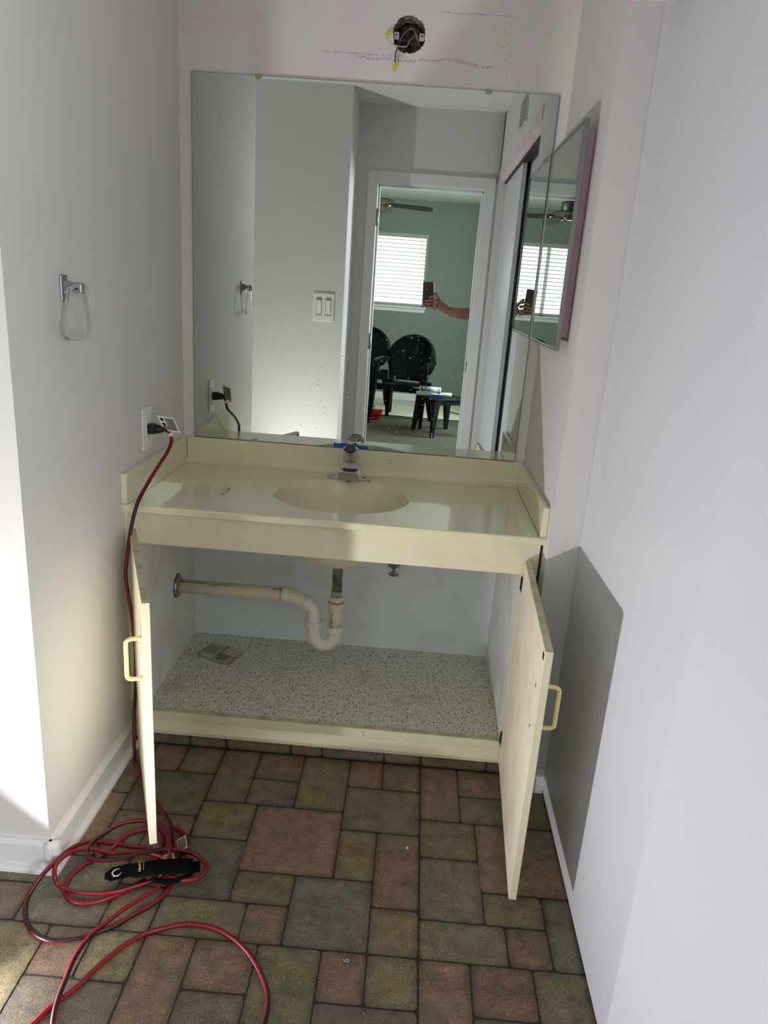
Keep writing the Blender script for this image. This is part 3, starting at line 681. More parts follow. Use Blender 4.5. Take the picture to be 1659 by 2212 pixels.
# ---- medicine cabinet on the right wall
mc = thing('medicine_cabinet', (1.18, -.25, 1.29), 'surface-mounted medicine cabinet with a metal-framed mirror door and pink sides', 'medicine cabinet')
MB().box((1.172, -.470, 1.326), (W - .0005, -.040, 1.822)).build('case', 'pink', mc, .001)
xf = 1.158; ya, yb, za, zb = -.510, -.016, 1.292, 1.848
s = MB(); fw = .007
for lo, hi in (((xf, ya, za), (xf + .012, ya + fw, zb)), ((xf, yb - fw, za), (xf + .012, yb, zb)), ((xf, ya + fw, za), (xf + .012, yb - fw, za + fw)), ((xf, ya + fw, zb - fw), (xf + .012, yb - fw, zb))): s.box(lo, hi)
s.build('door_frame', 'aluminium', mc, .0012)
MB().box((xf + .003, ya + fw, za + fw), (xf + .010, yb - fw, zb - fw)).build('mirror_glass', 'mirror2', mc)
MB().box((xf + .010, ya + fw, za + fw), (xf + .0115, yb - fw, zb - fw)).build('door_back', 'nearblack', mc)

# ---- drain plumbing in the cabinet
dp = thing('drain_pipe', (.59, -.25, .3), 'white plastic drain trap and pipe with a metal tailpiece under the sink', 'pipe')
tx, ty = .589, -.235; tx2 = .515
MB().lathe([(.0175, .432), (.0175, .540), (.0195, .542), (.0195, .575), (.012, .578)], (tx, ty, 0)).build('tailpiece', 'tail', dp)
MB().lathe([(.0182, .405), (.0185, .43), (.0178, .436)], (tx, ty, 0), n=20).build('corroded_sleeve', 'verdigris', dp)
MB().lathe([(.019, .396), (.023, .398), (.0235, .412), (.021, .415), (.019, .415)], (tx, ty, 0), n=20, flute=.02, smooth=False).build('slip_nut', 'pvc_old', dp)
MB().lathe([(.0195, .362), (.0275, .366), (.0285, .372), (.0285, .392), (.026, .3935), (.021, .392)], (tx, ty, 0)).build('adapter', 'pvc_old', dp)
MB().lathe([(.0235, .300), (.0235, .366)], (tx, ty, 0)).build('extension_tube', 'pvc_old', dp)
text('pipe_print', '07 OZ6NT B', .0095, (tx - .0105, ty - .0222, .331), (PI / 2, -PI / 2, 0), 'printblue', dp)
# U bend
R_ = (tx - tx2) / 2; cxu = (tx + tx2) / 2; zu = .272
u = [(tx, ty, .300), (tx, ty, .285)] + [(cxu + R_ * math.cos(a), ty, zu - R_ * 1.05 * math.sin(a)) for a in [PI * k / 12 for k in range(13)]] + [(tx2, ty, .285), (tx2, ty, .300)]
MB().tube(u, .0238, 22).build('trap_bend', 'pvc', dp)
MB().lathe([(.0238, .283), (.0275, .285), (.0285, .288), (.0285, .305), (.0255, .306)], (tx, ty, 0)).build('trap_socket', 'pvc', dp)
MB().lathe([(.0245, .296), (.0300, .298), (.0305, .303), (.0305, .318), (.0285, .320), (.0235, .320)], (tx2, ty, 0), n=24, flute=.02, smooth=False).build('union_nut', 'pvc', dp)
el = [(tx2, ty, .306), (tx2, ty, .336), (tx2 - .002, ty + .002, .352), (tx2 - .010, ty + .005, .366), (tx2 - .024, ty + .009, .378)]
MB().tube(spline(el, 4), .0235, 22).build('upper_elbow', 'pvc', dp)
dv = Vector((-.055, .014, .022)).normalized(); p0 = Vector((tx2 - .016, ty + .007, .372))
MB().lathe([(.0265, 0), (.0275, .002), (.0275, .018), (.0262, .020)], p0, dv).build('elbow_socket', 'pvc', dp)
e2 = [p0 + dv * .018, p0 + dv * .036, Vector((.428, ty + .024, .395)), Vector((.405, ty + .027, .397))]
MB().tube(spline(e2, 4), .0245, 22).build('reducer_bend', 'pvc', dp)
MB().lathe([(.0245, 0), (.028, .001), (.028, .024), (.0262, .025)], (.425, ty + .025, .3955), (-1, .03, -.008)).build('coupling', 'pvc', dp)
pe = Vector((.404, ty + .026, .3955)); pw = Vector((.0375, -.208, .3935))
MB().tube([pe, pw], .0238, 24).build('waste_arm', 'pvc_old', dp)
dd = (pe - pw).normalized()
for a, b in ((.01, .10), (.33, .36)):
    q0 = pw + dd * a + Vector((0, -.012, .0212)); q1 = pw + dd * b + Vector((0, -.012, .0212)); MB().tube([q0, q1], .0012, 6).build('pipe_stripe', 'printblue', dp)
text('pipe_print', '1-1/2" PVC DWV', .010, pw + dd * .15 + Vector((0, -.0145, .0196)), (PI / 2 - .85, 0, math.atan2(dd.y, dd.x)), 'printblue', dp)
fg = MB().lathe([(.041, 0), (.040, .004), (.034, .009), (.026, .013), (.024, .013)], (.0362, -.208, .3935), (1, 0, 0), 30).build('wall_flange', 'nickel', dp)
MB().lathe([(.043, 0), (.043, .0008)], (.0361, -.208, .3935), (1, 0, 0), 24).build('flange_gap', 'nearblack', fg)
MB().lathe([(.008, 0), (.014, .008), (.013, .018), (.004, .020)], (tx + .042, ty + .02, .585), (.3, .2, -1), 14).build('popup_nut', 'black', dp)

# ---- shut-off valve
sv = thing('shutoff_valve', (.775, -.03, .457), 'small tarnished chrome water shut-off valve high on the cabinet back', 'valve')
MB().lathe([(.026, 0), (.025, .003), (.018, .006), (.009, .008)], (.772, -.0062, .467), (0, -1, 0), 26).build('flange', 'nickel', sv)
MB().tube([(.772, -.01, .467), (.772, -.055, .465)], .0085, 14).tube([(.772, -.045, .463), (.772, -.045, .51)], .006, 12).build('body', 'nickel', sv)
MB().tube([(.772, -.05, .464), (.774, -.074, .449)], .0045, 10).build('stem', 'nickel', sv)
MB().lathe([(.017, -.002), (.0195, 0), (.0195, .003), (.016, .006), (.004, .0045)], (.774, -.074, .449), (.03, -.85, -.45), 26, sy=.62).build('oval_handle', 'tail', sv)

# ---- folded printed packet on the cabinet floor
pk = thing('paper_packet', (.175, -.16, .1185), 'crumpled printed paper packet lying on the cabinet floor', 'packet')
def onp(u, v, h=0):
    a, b, c = Vector((.093, -.181, .1188)), Vector((.128, -.084, .1188)), Vector((.220, -.237, .1188))
    p = a + (c - a) * u + (b - a) * v; p.z += h; return p
s = MB(); nu, nv = 12, 6; G = [[s.bm.verts.new(onp(i / nu, j / nv, .0015 + .0035 * abs(math.sin(i * 1.3 + j)) * (1 if i not in (0, nu // 2, nu) else .2) + (.006 if i == nu and j > 3 else 0))) for j in range(nv + 1)] for i in range(nu + 1)]
for i in range(nu):
    for j in range(nv): s.bm.faces.new((G[i][j], G[i + 1][j], G[i + 1][j + 1], G[i][j + 1]))
o = s.build('packet_sheet', 'paper', pk); sm = o.modifiers.new('t', 'SOLIDIFY'); sm.thickness = .0008
s = MB()
for a, b, c, d in ((.10, .42, .30, .9), (.56, .86, .08, .42)):
    for k in range(6):
        v0 = c + (d - c) * k / 6; s.tube([onp(a, v0, .006), onp((a + b) / 2, v0, .0062), onp(b, v0, .006)], .0011, 5)
s.build('packet_print', 'paperprint', pk)
s = MB().tube([onp(.5, -.0, .0055), onp(.5, 1, .0055)], .0009, 5).tube([onp(0, 0, .003), onp(0, 1, .003)], .0009, 5).tube([onp(.98, 0, .0055), onp(.98, .9, .0055)], .0009, 5).tube([onp(.5, .45, .0058), onp(.98, .45, .0055)], .0009, 5)
s.build('fold_lines', 'paperline', pk)

# ================================================================== THINGS ON THE WALLS
# towel ring
tr_ = thing('towel_ring', (0, -.835, 1.375), 'clear acrylic towel ring on a silver bracket on the left wall', 'towel ring')
s = MB(); s.box((.0003, -.856, 1.343), (.006, -.826, 1.400)).build('back_plate', 'nickel', tr_, .004)
s = MB().prism([(.005, 1.392), (.005, 1.356), (.020, 1.368), (.036, 1.362), (.048, 1.362), (.048, 1.384), (.036, 1.386), (.022, 1.384)], -.852, -.834, 'y').build('bracket_arm', 'nickel', tr_, .003)
MB().lathe([(.0035, 0), (.0035, .0012)], (.036, -.8522, 1.373), (0, -1, 0), 10).build('screw_hole', 'black', tr_)
rc = Vector((.037, -.846, 1.378))
shape = [(0, 0), (.028, -.001), (.042, -.008), (.051, -.030), (.066, -.076), (.070, -.094), (.060, -.106), (.040, -.110), (0, -.111)]
ringp = [(x, z) for x, z in shape] + [(-x, z) for x, z in shape[-2:0:-1]]
pts = [rc + Vector((-z * -.03, x, z)) for x, z in ringp]
pp = spline(pts + [pts[0]], 5)
MB().tube(pp, .0048, 12, cap=False).build('ring', 'acrylic', tr_)

# outlet on the left wall
ou = thing('wall_outlet', (0, -.355, .97), 'white wall outlet plate above the left splash with a black plug in it', 'outlet')
MB().box((.0003, -.398, .903), (.005, -.322, 1.030)).build('plate', 'plate', ou, .002)
MB().box((.005, -.377, .932), (.0075, -.343, 1.000)).build('receptacle', 'plate', ou, .0012)
s = MB()
for z in (.949,):
    s.box((.0075, -.369, z - .006), (.0077, -.367, z + .006)).box((.0075, -.353, z - .005), (.0077, -.351, z + .005))
s.lathe([(.0025, 0), (.0025, .0002)], (.0075, -.360, .938), (1, 0, 0), 10).build('slots', 'black', ou)

# electrical box with loose wires above the mirror
eb = thing('ceiling_box', (.695, .02, 2.141), 'open round electrical box above the mirror with loose capped wires', 'electrical box'); eb.name = 'electrical_box'
s = MB(); n = 32; R0 = .0495
A = [s.bm.verts.new((.695 + R0 * math.cos(2 * PI * k / n), .0125, 2.141 + R0 * math.sin(2 * PI * k / n))) for k in range(n)]
B = [s.bm.verts.new((.695 + R0 * .96 * math.cos(2 * PI * k / n), .075, 2.141 + R0 * .96 * math.sin(2 * PI * k / n))) for k in range(n)]
for k in range(n): s.bm.faces.new((A[k], A[(k + 1) % n], B[(k + 1) % n], B[k]))
s.bm.faces.new(B); s.build('box_shell', ['boxmetal'], eb)
MB().lathe([(.038, 0), (.044, .006), (.040, .018), (.022, .022), (.010, .016)], (.695, .073, 2.141), (0, -1, 0), 16, smooth=False).build('knockout_debris', 'cavity', eb)
for sx in (-1, 1):
    x = .695 + sx * .0385
    MB().box((x - .008, .010, 2.141 - .011), (x + .008, .018, 2.141 + .009)).build('mounting_ear', 'wirewhite', eb, .002)
    MB().lathe([(.0024, 0), (.0024, .001)], (x - sx * .001, .0098, 2.142), (0, -1, 0), 12).build('ear_screw_hole', 'black', eb)
MB().tube(spline([(.71, .055, 2.155), (.698, .03, 2.135), (.69, .004, 2.112), (.672, -.012, 2.106), (.652, -.018, 2.108), (.636, -.016, 2.118), (.628, -.012, 2.132)], 6), .0018, 8).build('white_wire', 'wirewhite', eb)
MB().tube(spline([(.70, .05, 2.13), (.697, .01, 2.102), (.686, -.008, 2.099), (.668, -.016, 2.102), (.660, -.016, 2.090), (.659, -.016, 2.073), (.660, -.018, 2.060)], 6), .0018, 8).build('black_wire', 'black', eb)
MB().tube(spline([(.73, .05, 2.12), (.715, .03, 2.15), (.700, .045, 2.17), (.675, .05, 2.155), (.665, .055, 2.13)], 6), .0022, 8).build('grey_wire', 'greyink', eb)
MB().lathe([(.0058, 0), (.0062, .003), (.005, .011), (.0035, .017), (.0032, .022)], (.659, -.018, 2.061), (-.08, 0, -1), 10, flute=.06, smooth=False).build('wire_nut', 'nutyellow', eb)
MB().lathe([(.0058, 0), (.0062, .003), (.005, .011), (.0035, .017), (.0032, .022)], (.628, -.012, 2.130), (.7, 0, .75), 10, flute=.06, smooth=False).build('wire_nut', 'nutyellow', eb)

# double switch on the far textured wall (seen in the mirror)
sw = thing('light_switch', (.22, -1.95, 1.28), 'white double light switch plate on the brightly lit textured wall', 'light switch')
MB().box((.160, -1.9498, 1.200), (.281, -1.943, 1.356)).build('plate', 'plate', sw, .002)
for x in (.193, .248):
    MB().box((x - .017, -1.9432, 1.230), (x + .017, -1.9405, 1.328)).build('rocker_gap', 'greyink', sw, .001)  # grey backing paints the dark gap around the rocker
    MB().prism([(-1.9405, 1.240), (-1.9405, 1.318), (-1.935, 1.318), (-1.9375, 1.28), (-1.940, 1.240)], x - .013, x + .013, 'x').build('rocker', 'plate', sw)

# air vent high on the right wall (closet header), seen in the mirror
vg = thing('vent_grille', (1.194, -1.3, 2.23), 'painted wall air vent high above the closet, seen in the mirror', 'vent')
MB().box((1.1895, -1.46, 2.165), (1.1935, -1.17, 2.305)).build('frame', 'grill', vg, .001)
s = MB()
for k in range(7): s.box((1.1890, -1.44, 2.182 + k * .016), (1.1896, -1.19, 2.188 + k * .016))
s.build('slots', 'hole', vg)

# ================================================================== EXTENSION CORD
CORD = {'in': [(0.065, -0.335, 0.949), (0.069, -0.34, 0.926), (0.071, -0.38, 0.905), (0.067, -0.46, 0.874), (0.062, -0.53, 0.843), (0.057, -0.585, 0.811), (0.051, -0.605, 0.776), (0.04, -0.61, 0.722), (0.029, -0.61, 0.652), (0.022, -0.61, 0.595), (0.026, -0.61, 0.539), (0.035, -0.615, 0.484), (0.042, -0.62, 0.428), (0.05, -0.63, 0.359), (0.054, -0.65, 0.265), (0.055, -0.67, 0.184), (0.064, -0.7, 0.111), (0.044, -0.65, 0.008), (0.076, -0.708, 0.017), (0.124, -0.776, 0.017), (0.155, -0.813, 0.017), (0.181, -0.846, 0.017), (0.22, -0.889, 0.017), (0.251, -0.932, 0.017), (0.27, -0.974, 0.017), (0.285, -1.015, 0.017), (0.286, -1.045, 0.017), (0.277, -1.069, 0.017)], 'a': [(0.263, -1.03, 0.006), (0.222, -1.0, 0.006), (0.161, -0.993, 0.006), (0.109, -0.988, 0.006), (0.073, -0.989, 0.008), (0.045, -1.006, 0.014), (0.03, -1.05, 0.03), (0.027, -1.105, 0.048), (0.015, -1.148, 0.046), (0.001, -1.171, 0.026), (-0.004, -1.192, 0.01), (0.007, -1.221, 0.006), (0.029, -1.252, 0.006), (0.055, -1.273, 0.006), (0.09, -1.287, 0.006), (0.124, -1.285, 0.006), (0.164, -1.272, 0.006), (0.194, -1.252, 0.006), (0.225, -1.23, 0.006), (0.252, -1.198, 0.006), (0.287, -1.159, 0.006), (0.303, -1.12, 0.006), (0.304, -1.087, 0.006)], 'b': [(0.281, -1.042, 0.014), (0.249, -1.025, 0.014), (0.206, -1.017, 0.014), (0.16, -1.025, 0.014), (0.127, -1.032, 0.014), (0.09, -1.027, 0.016), (0.065, -1.031, 0.02), (0.047, -1.058, 0.034), (0.038, -1.092, 0.048), (0.035, -1.125, 0.052), (0.041, -1.146, 0.042), (0.05, -1.151, 0.022), (0.08, -1.158, 0.014), (0.115, -1.161, 0.014), (0.151, -1.159, 0.014), (0.191, -1.147, 0.014), (0.225, -1.127, 0.014), (0.253, -1.11, 0.014), (0.275, -1.088, 0.014)], 'c': [(0.279, -1.061, 0.021), (0.278, -1.027, 0.021), (0.264, -0.998, 0.021), (0.25, -0.963, 0.021), (0.219, -0.928, 0.021), (0.183, -0.916, 0.021), (0.138, -0.922, 0.021), (0.109, -0.942, 0.021), (0.089, -0.971, 0.021), (0.073, -0.998, 0.021), (0.069, -1.029, 0.021), (0.077, -1.052, 0.021), (0.097, -1.064, 0.021), (0.127, -1.063, 0.021), (0.162, -1.053, 0.021), (0.195, -1.034, 0.021), (0.225, -1.021, 0.021), (0.257, -1.011, 0.021), (0.301, -1.009, 0.021), (0.334, -1.016, 0.021), (0.368, -1.039, 0.021), (0.38, -1.06, 0.021), (0.373, -1.086, 0.021), (0.347, -1.101, 0.021), (0.313, -1.099, 0.021), (0.281, -1.092, 0.021), (0.26, -1.081, 0.021)], 'd': [(0.244, -1.039, 0.007), (0.241, -0.979, 0.007), (0.224, -0.943, 0.007), (0.191, -0.928, 0.007), (0.155, -0.942, 0.007), (0.133, -0.968, 0.007), (0.121, -1.007, 0.007), (0.097, -1.045, 0.007), (0.074, -1.072, 0.007), (0.062, -1.101, 0.007), (0.06, -1.129, 0.007), (0.067, -1.154, 0.007), (0.083, -1.173, 0.007), (0.108, -1.183, 0.007), (0.132, -1.183, 0.007), (0.16, -1.172, 0.007), (0.189, -1.153, 0.007), (0.216, -1.126, 0.007), (0.239, -1.096, 0.007)], 'e': [(0.26, -1.081, 0.016), (0.277, -1.096, 0.016), (0.283, -1.117, 0.016), (0.272, -1.139, 0.016), (0.249, -1.168, 0.016), (0.227, -1.196, 0.016), (0.208, -1.227, 0.016), (0.189, -1.258, 0.016), (0.179, -1.286, 0.016), (0.174, -1.318, 0.016), (0.174, -1.351, 0.016), (0.178, -1.383, 0.016), (0.181, -1.411, 0.016), (0.186, -1.44, 0.016), (0.193, -1.465, 0.016), (0.203, -1.492, 0.016), (0.215, -1.518, 0.016)], 'f': [(0.132, -1.512, 0.006), (0.156, -1.475, 0.006), (0.168, -1.445, 0.006), (0.188, -1.413, 0.006), (0.205, -1.388, 0.006), (0.221, -1.35, 0.006), (0.242, -1.31, 0.006), (0.266, -1.276, 0.006), (0.298, -1.245, 0.006), (0.335, -1.227, 0.006), (0.37, -1.214, 0.006), (0.405, -1.212, 0.006), (0.443, -1.217, 0.006), (0.483, -1.234, 0.006), (0.526, -1.265, 0.006), (0.561, -1.305, 0.006), (0.587, -1.347, 0.006), (0.598, -1.378, 0.006), (0.601, -1.404, 0.006), (0.601, -1.429, 0.006), (0.598, -1.472, 0.006)], 'g': [(0.249, -0.921, 0.01), (0.27, -0.927, 0.01), (0.294, -0.951, 0.01), (0.308, -0.98, 0.01), (0.31, -1.01, 0.01), (0.302, -1.041, 0.01), (0.291, -1.059, 0.01)]}
CR = .0054
ec = thing('extension_cord', (.06, -.36, .98), 'red extension cord with a black stripe, plugged in at left and coiled on the floor', 'cord')
cb = MB(); msl = [0, 0, 0, 1, 1, 1, 0, 0, 0, 0, 0, 0]
for i, key in enumerate(sorted(CORD)):
    P = CORD[key]
    if key == 'in': P = [(.045, -.362, .966), (.056, -.345, .962)] + P
    sp_ = spline(P, 6)
    cb.tube(sp_, CR, 12, ms=msl, twist=(.05 if key in 'ace' else (.12 if key == 'in' else .03)))
cb.build('cable', ['redcord', 'blackcord'], ec)
s = MB().box((.0078, -.374, .952), (.030, -.345, .982)); s.lathe([(.0145, 0), (.013, .012), (.008, .024), (.0062, .028)], (.028, -.360, .967), (1, .1, -.05), 14)
s.build('plug', 'black', ec, .003)
def labelcard(name, c, u, v, mcount=7, sym=True):
    """white warning label: card with printed lines and two round symbols"""
    c, u, v = Vector(c), Vector(u), Vector(v); nn = u.cross(v).normalized() * .0005
    s = MB(); Q = [c, c + u, c + u + v, c + v]; s.poly([q + nn for q in Q]); s.poly([q - nn for q in Q[::-1]])
    for k in range(4): s.poly([Q[k] - nn, Q[(k + 1) % 4] - nn, Q[(k + 1) % 4] + nn, Q[k] + nn])
    card = s.build(name, 'paper' if not sym else 'plate', ec)
    s = MB()
    for k in range(mcount):
        t = .1 + .8 * k / mcount
        for sg in (1, -1):
            a = c + u * (.38 if sym and k < mcount * .6 else .08) + v * t + nn * 1.6 * sg; b = a + u * ((.92 - .38) if sym and k < mcount * .6 else .82); hh = v * (.62 / mcount) * .85
            s.poly([a, b, b + hh, a + hh])
    if sym:
        for t in (.22, .52):
            for sg in (1, -1):
                o_ = c + u * .2 + v * t + nn * 1.7 * sg
                s.poly([o_ + (u.normalized() * math.cos(a) + v.normalized() * math.sin(a)) * .0058 for a in [2 * PI * k / 14 for k in range(14)]])
    s.build('label_print', 'black', card)
labelcard('warning_label', (.040, -.378, 1.012), (.040, .030, -.010), (.012, .026, -.050), 12)
MB().tube([(.066, -.336, .955), (.067, -.334, .944)], .0072, 12).build('label_band', 'plate', ec)
labelcard('floor_label', (.276, -.973, .018), (.020, .011, .010), (.018, -.037, -.004), 8, False)
labelcard('floor_label', (.262, -1.030, .020), (.022, .006, .006), (.012, -.020, .0), 4, False)

# hook-and-loop strap holding the coil
sp = thing('cord_strap', (.24, -1.09, .02), 'black hook-and-loop cord strap with a metal grommet lying across the coil', 'strap')
a0 = Vector((.168, -1.117, .030)); a1 = Vector((.330, -1.072, .036)); ud = (a1 - a0).normalized(); vd = Vector((-ud.y, ud.x, 0)).normalized(); up_ = ud.cross(vd); up_ = up_ if up_.z > 0 else -up_
def sg(t, v, h):
    return a0 + ud * t + vd * v + Vector((0, 0, h))
s = MB(); prof = []
for k in range(15):
    t = -.018 + .205 * k / 14; wv = .021 if k > 1 else .021 - (.013 if k == 0 else .0)
    h = .002 + .010 * math.sin(PI * min(1, max(0, k / 14))) ; prof.append((t, wv, h))
prevr = None
for t, wv, h in prof:
    r_ = [s.bm.verts.new(sg(t, v, h + dz)) for v, dz in ((-wv, -.010 if t > .05 else 0), (-wv * .8, .0), (wv * .8, .0015), (wv, -.010 if t > .05 else 0))]
    if prevr:
        for k in range(3):
            f = s.bm.faces.new((prevr[k], r_[k], r_[k + 1], prevr[k + 1])); f.smooth = True
    prevr = r_
o = s.build('band', 'webbing', sp); m_ = o.modifiers.new('t', 'SOLIDIFY'); m_.thickness = .003; m_.offset = -1
MB().box((-.013, -.016, 0), (.014, .016, .008), Matrix.Translation(sg(.190, .0, -.012)) @ Matrix.Rotation(math.atan2(ud.y, ud.x), 4, 'Z')).build('tab_end', 'webbing', sp, .003)
s = MB()
s.tube([sg(.010, 0, .0055) + ud * .0105 * math.cos(a) + vd * .0105 * math.sin(a) for a in [2 * PI * k / 28 for k in range(29)]], .0028, 8, cap=False)
s.build('grommet', 'chrome', sp)
rot = Euler((0, 0, math.atan2(ud.y, ud.x) + PI / 2 + .06))
text('strap_text', 'LubanGix', .0085, sg(.062, .003, .0125), rot, 'yellowink', sp)
s = MB(); s.box((-.0135, -.0006, 0), (.0135, .0006, .0005), Matrix.Translation(sg(.071, .003, .013)) @ rot.to_matrix().to_4x4()).build('strap_rule', 'greyink', sp)
s = MB()   # lower wrap of the strap under the cords
s.tube(spline([sg(.09, -.024, -.006), sg(.13, -.030, -.014), sg(.17, -.026, -.010), sg(.19, -.012, -.004)], 5), .006, 8).build('lower_wrap', 'webbing', sp)

# ================================================================== SMALL DEBRIS
s = MB()
def chip(x, y, z, r):
    n = random.randint(4, 6); a0_ = random.random() * 6; c = [Vector((x + r * random.uniform(.6, 1.1) * math.cos(a0_ + 2 * PI * k / n), y + r * random.uniform(.6, 1.1) * math.sin(a0_ + 2 * PI * k / n), z)) for k in range(n)]
    h = Vector((0, 0, r * .5)); s.poly([p + h for p in c])
    for k in range(n): s.poly([c[k], c[(k + 1) % n], c[(k + 1) % n] + h, c[k] + h])
for _ in range(70): chip(random.uniform(.35, 1.15), -.6 - abs(random.gauss(0, .3)), .0007, random.uniform(.0006, .0014))
for x, y, r in ((.876, -.905, .0042), (.865, -.655, .003), (.835, -.65, .002), (.80, -.70, .002), (.893, -.665, .0025), (.97, -1.26, .0015), (.41, -.74, .0015)): chip(x, y, .0007, r)
tag(s.build('floor_debris', 'chip'), 'tiny white plaster chips scattered over the vinyl floor', 'debris', kind='stuff')
tag(MB().tube(spline([(.742, -1.262, .002), (.748, -1.268, .003), (.756, -1.266, .003), (.752, -1.262, .004), (.747, -1.264, .003)], 4), .0013, 6).build('wrapper_scrap', 'tubelabel'), 'tiny curled blue and white scrap on a brown floor block', 'scrap')
s = MB()
for x, y, r in ((.72, -.05, .003), (.712, -.075, .0035), (.735, -.07, .002), (.965, -.05, .003), (1.03, -.06, .0025), (.135, -.32, .0028)): chip(x, y, .1178, r)
tag(s.build('cabinet_debris', 'black'), 'small dark crumbs on the printed cabinet floor', 'debris', kind='stuff')
s = MB().tube(spline([(.235, -.385, ZC + .001), (.238, -.392, ZC + .001), (.244, -.396, ZC + .001), (.249, -.396, ZC + .001)], 4), .0007, 5)
s.tube(spline([(.243, -.338, ZC + .001), (.249, -.335, ZC + .0016), (.247, -.340, ZC + .001)], 4), .0010, 5)
for x, y in ((.10, -.335), (.12, -.32), (.34, -.37), (1.12, -.17), (1.09, -.10), (.99, -.30), (1.14, -.30), (.86, -.10), (.80, -.075)): chip(x, y, ZC, .0012)
tag(s.build('counter_debris', 'bagdark'), 'thin dark hairs and specks on the vanity top left of the sink', 'debris', kind='stuff')

# ================================================================== BEDROOM THINGS (seen in the mirrors)
def armchair(loc, rz, label, group):
    t = thing('plastic_armchair', (0, 0, 0), label, 'chair', group)
    # local frame: faces +y
    s = MB(); G = []
    for i in range(9):
        u = -1 + 2 * i / 8; G.append([s.bm.verts.new((u * (.235 - .02 * j / 6), .22 - .44 * j / 6, .43 - .025 * math.sin(PI * j / 6) - .01 * (1 - u * u) + (.008 if j == 0 else 0) - (.02 if j == 0 else 0))) for j in range(7)])
    for i in range(8):
        for j in range(6):
            f = s.bm.faces.new((G[i][j], G[i + 1][j], G[i + 1][j + 1], G[i][j + 1])); f.smooth = True
    o = local(s.build('seat', 'greenpl'), t); m_ = o.modifiers.new('t', 'SOLIDIFY'); m_.thickness = .012
    s = MB().box((-.235, .195, .365), (.235, .222, .432)); local(s.build('front_rail', 'greenpl', None, .004), t)
    # round back shell, slightly dished and leaning
    def bp(u, h): # u in -1..1 across, h height in m above the seat
        lean = .10 * (h / .50); dish = .045 * (1 - u * u)
        return u, lean, dish
    s = MB(); H = []
    for j in range(15):
        h = .02 + .475 * j / 14; zz = .42 + h; q = (h - .25) / .252
        wd = .15 if h < .06 else .262 * math.sqrt(max(0.0, 1 - min(1, abs(q)) ** 2.3))
        wd = max(wd, .135 if h < .12 else .03)
        row = []
        for i in range(13):
            u = -1 + 2 * i / 12; row.append(s.bm.verts.new((u * wd, -.20 - .09 * h / .5 - .045 * (1 - u * u) + .02, zz)))
        H.append(row)
    for a, b in zip(H, H[1:]):
        for i in range(12):
            f = s.bm.faces.new((a[i], a[i + 1], b[i + 1], b[i])); f.smooth = True
    o = local(s.build('backrest', 'greenpl'), t); m_ = o.modifiers.new('t', 'SOLIDIFY'); m_.thickness = .010; m_.offset = 0
    # raised rim
    rim = []
    for k in range(25):
        a = -.62 + (PI + 1.24) * k / 24; rim.append((.262 * math.cos(a), -.205 - .09 * (.25 + .245 * math.sin(a)) / .5 - .045 * (1 - min(1, abs(math.cos(a))) ** 2), .42 + .25 + .247 * math.sin(a)))
    local(MB().tube(rim, .016, 10).build('back_rim', 'greenpl'), t)
    for sx in (-1, 1):
        ar = [(sx * .262, -.22, .665), (sx * .285, -.12, .672), (sx * .287, .05, .668), (sx * .280, .165, .655), (sx * .275, .20, .63)]
        s = MB(); sp2 = spline(ar, 5); n = len(sp2); pr = None
        for p in sp2:
            r_ = [s.bm.verts.new(p + Vector((dx, 0, dz))) for dx, dz in ((-.028, -.034), (-.028, .012), (.028, .012), (.028, -.034))]
            if pr:
                for k in range(4): s.bm.faces.new((pr[k], pr[(k + 1) % 4], r_[(k + 1) % 4], r_[k]))
            else: s.bm.faces.new(r_)
            pr = r_
        s.bm.faces.new(pr[::-1]); local(s.build('armrest', 'greenpl', None, .008), t)
        def leg(a, b, w0, w1):
            s = MB(); A = [s.bm.verts.new(Vector(a) + Vector((dx * w0, dy * w0, 0))) for dx, dy in ((-1, -1), (1, -1), (1, 1), (-1, 1))]; B = [s.bm.verts.new(Vector(b) + Vector((dx * w1, dy * w1, 0))) for dx, dy in ((-1, -1), (1, -1), (1, 1), (-1, 1))]
            for k in range(4): s.bm.faces.new((A[k], A[(k + 1) % 4], B[(k + 1) % 4], B[k]))
            s.bm.faces.new(A[::-1]); s.bm.faces.new(B); return s
        local(leg((sx * .272, .195, .64), (sx * .285, .245, 0.004), .040, .015).build('front_leg', 'greenpl', None, .004), t)
        local(leg((sx * .215, -.19, .44), (sx * .255, -.29, 0.004), .042, .017).build('rear_leg', 'greenpl', None, .004), t)
    t.location = loc; t.rotation_euler = (0, 0, rz)
    return t
armchair((.655, -5.52, 0), .26, 'dark green plastic armchair facing the doorway beside the small table', 'green plastic armchairs')
c2 = armchair((.20, -6.32, .010), -.1, 'dark green plastic armchair half hidden behind the other, nearest the window', 'green plastic armchairs')
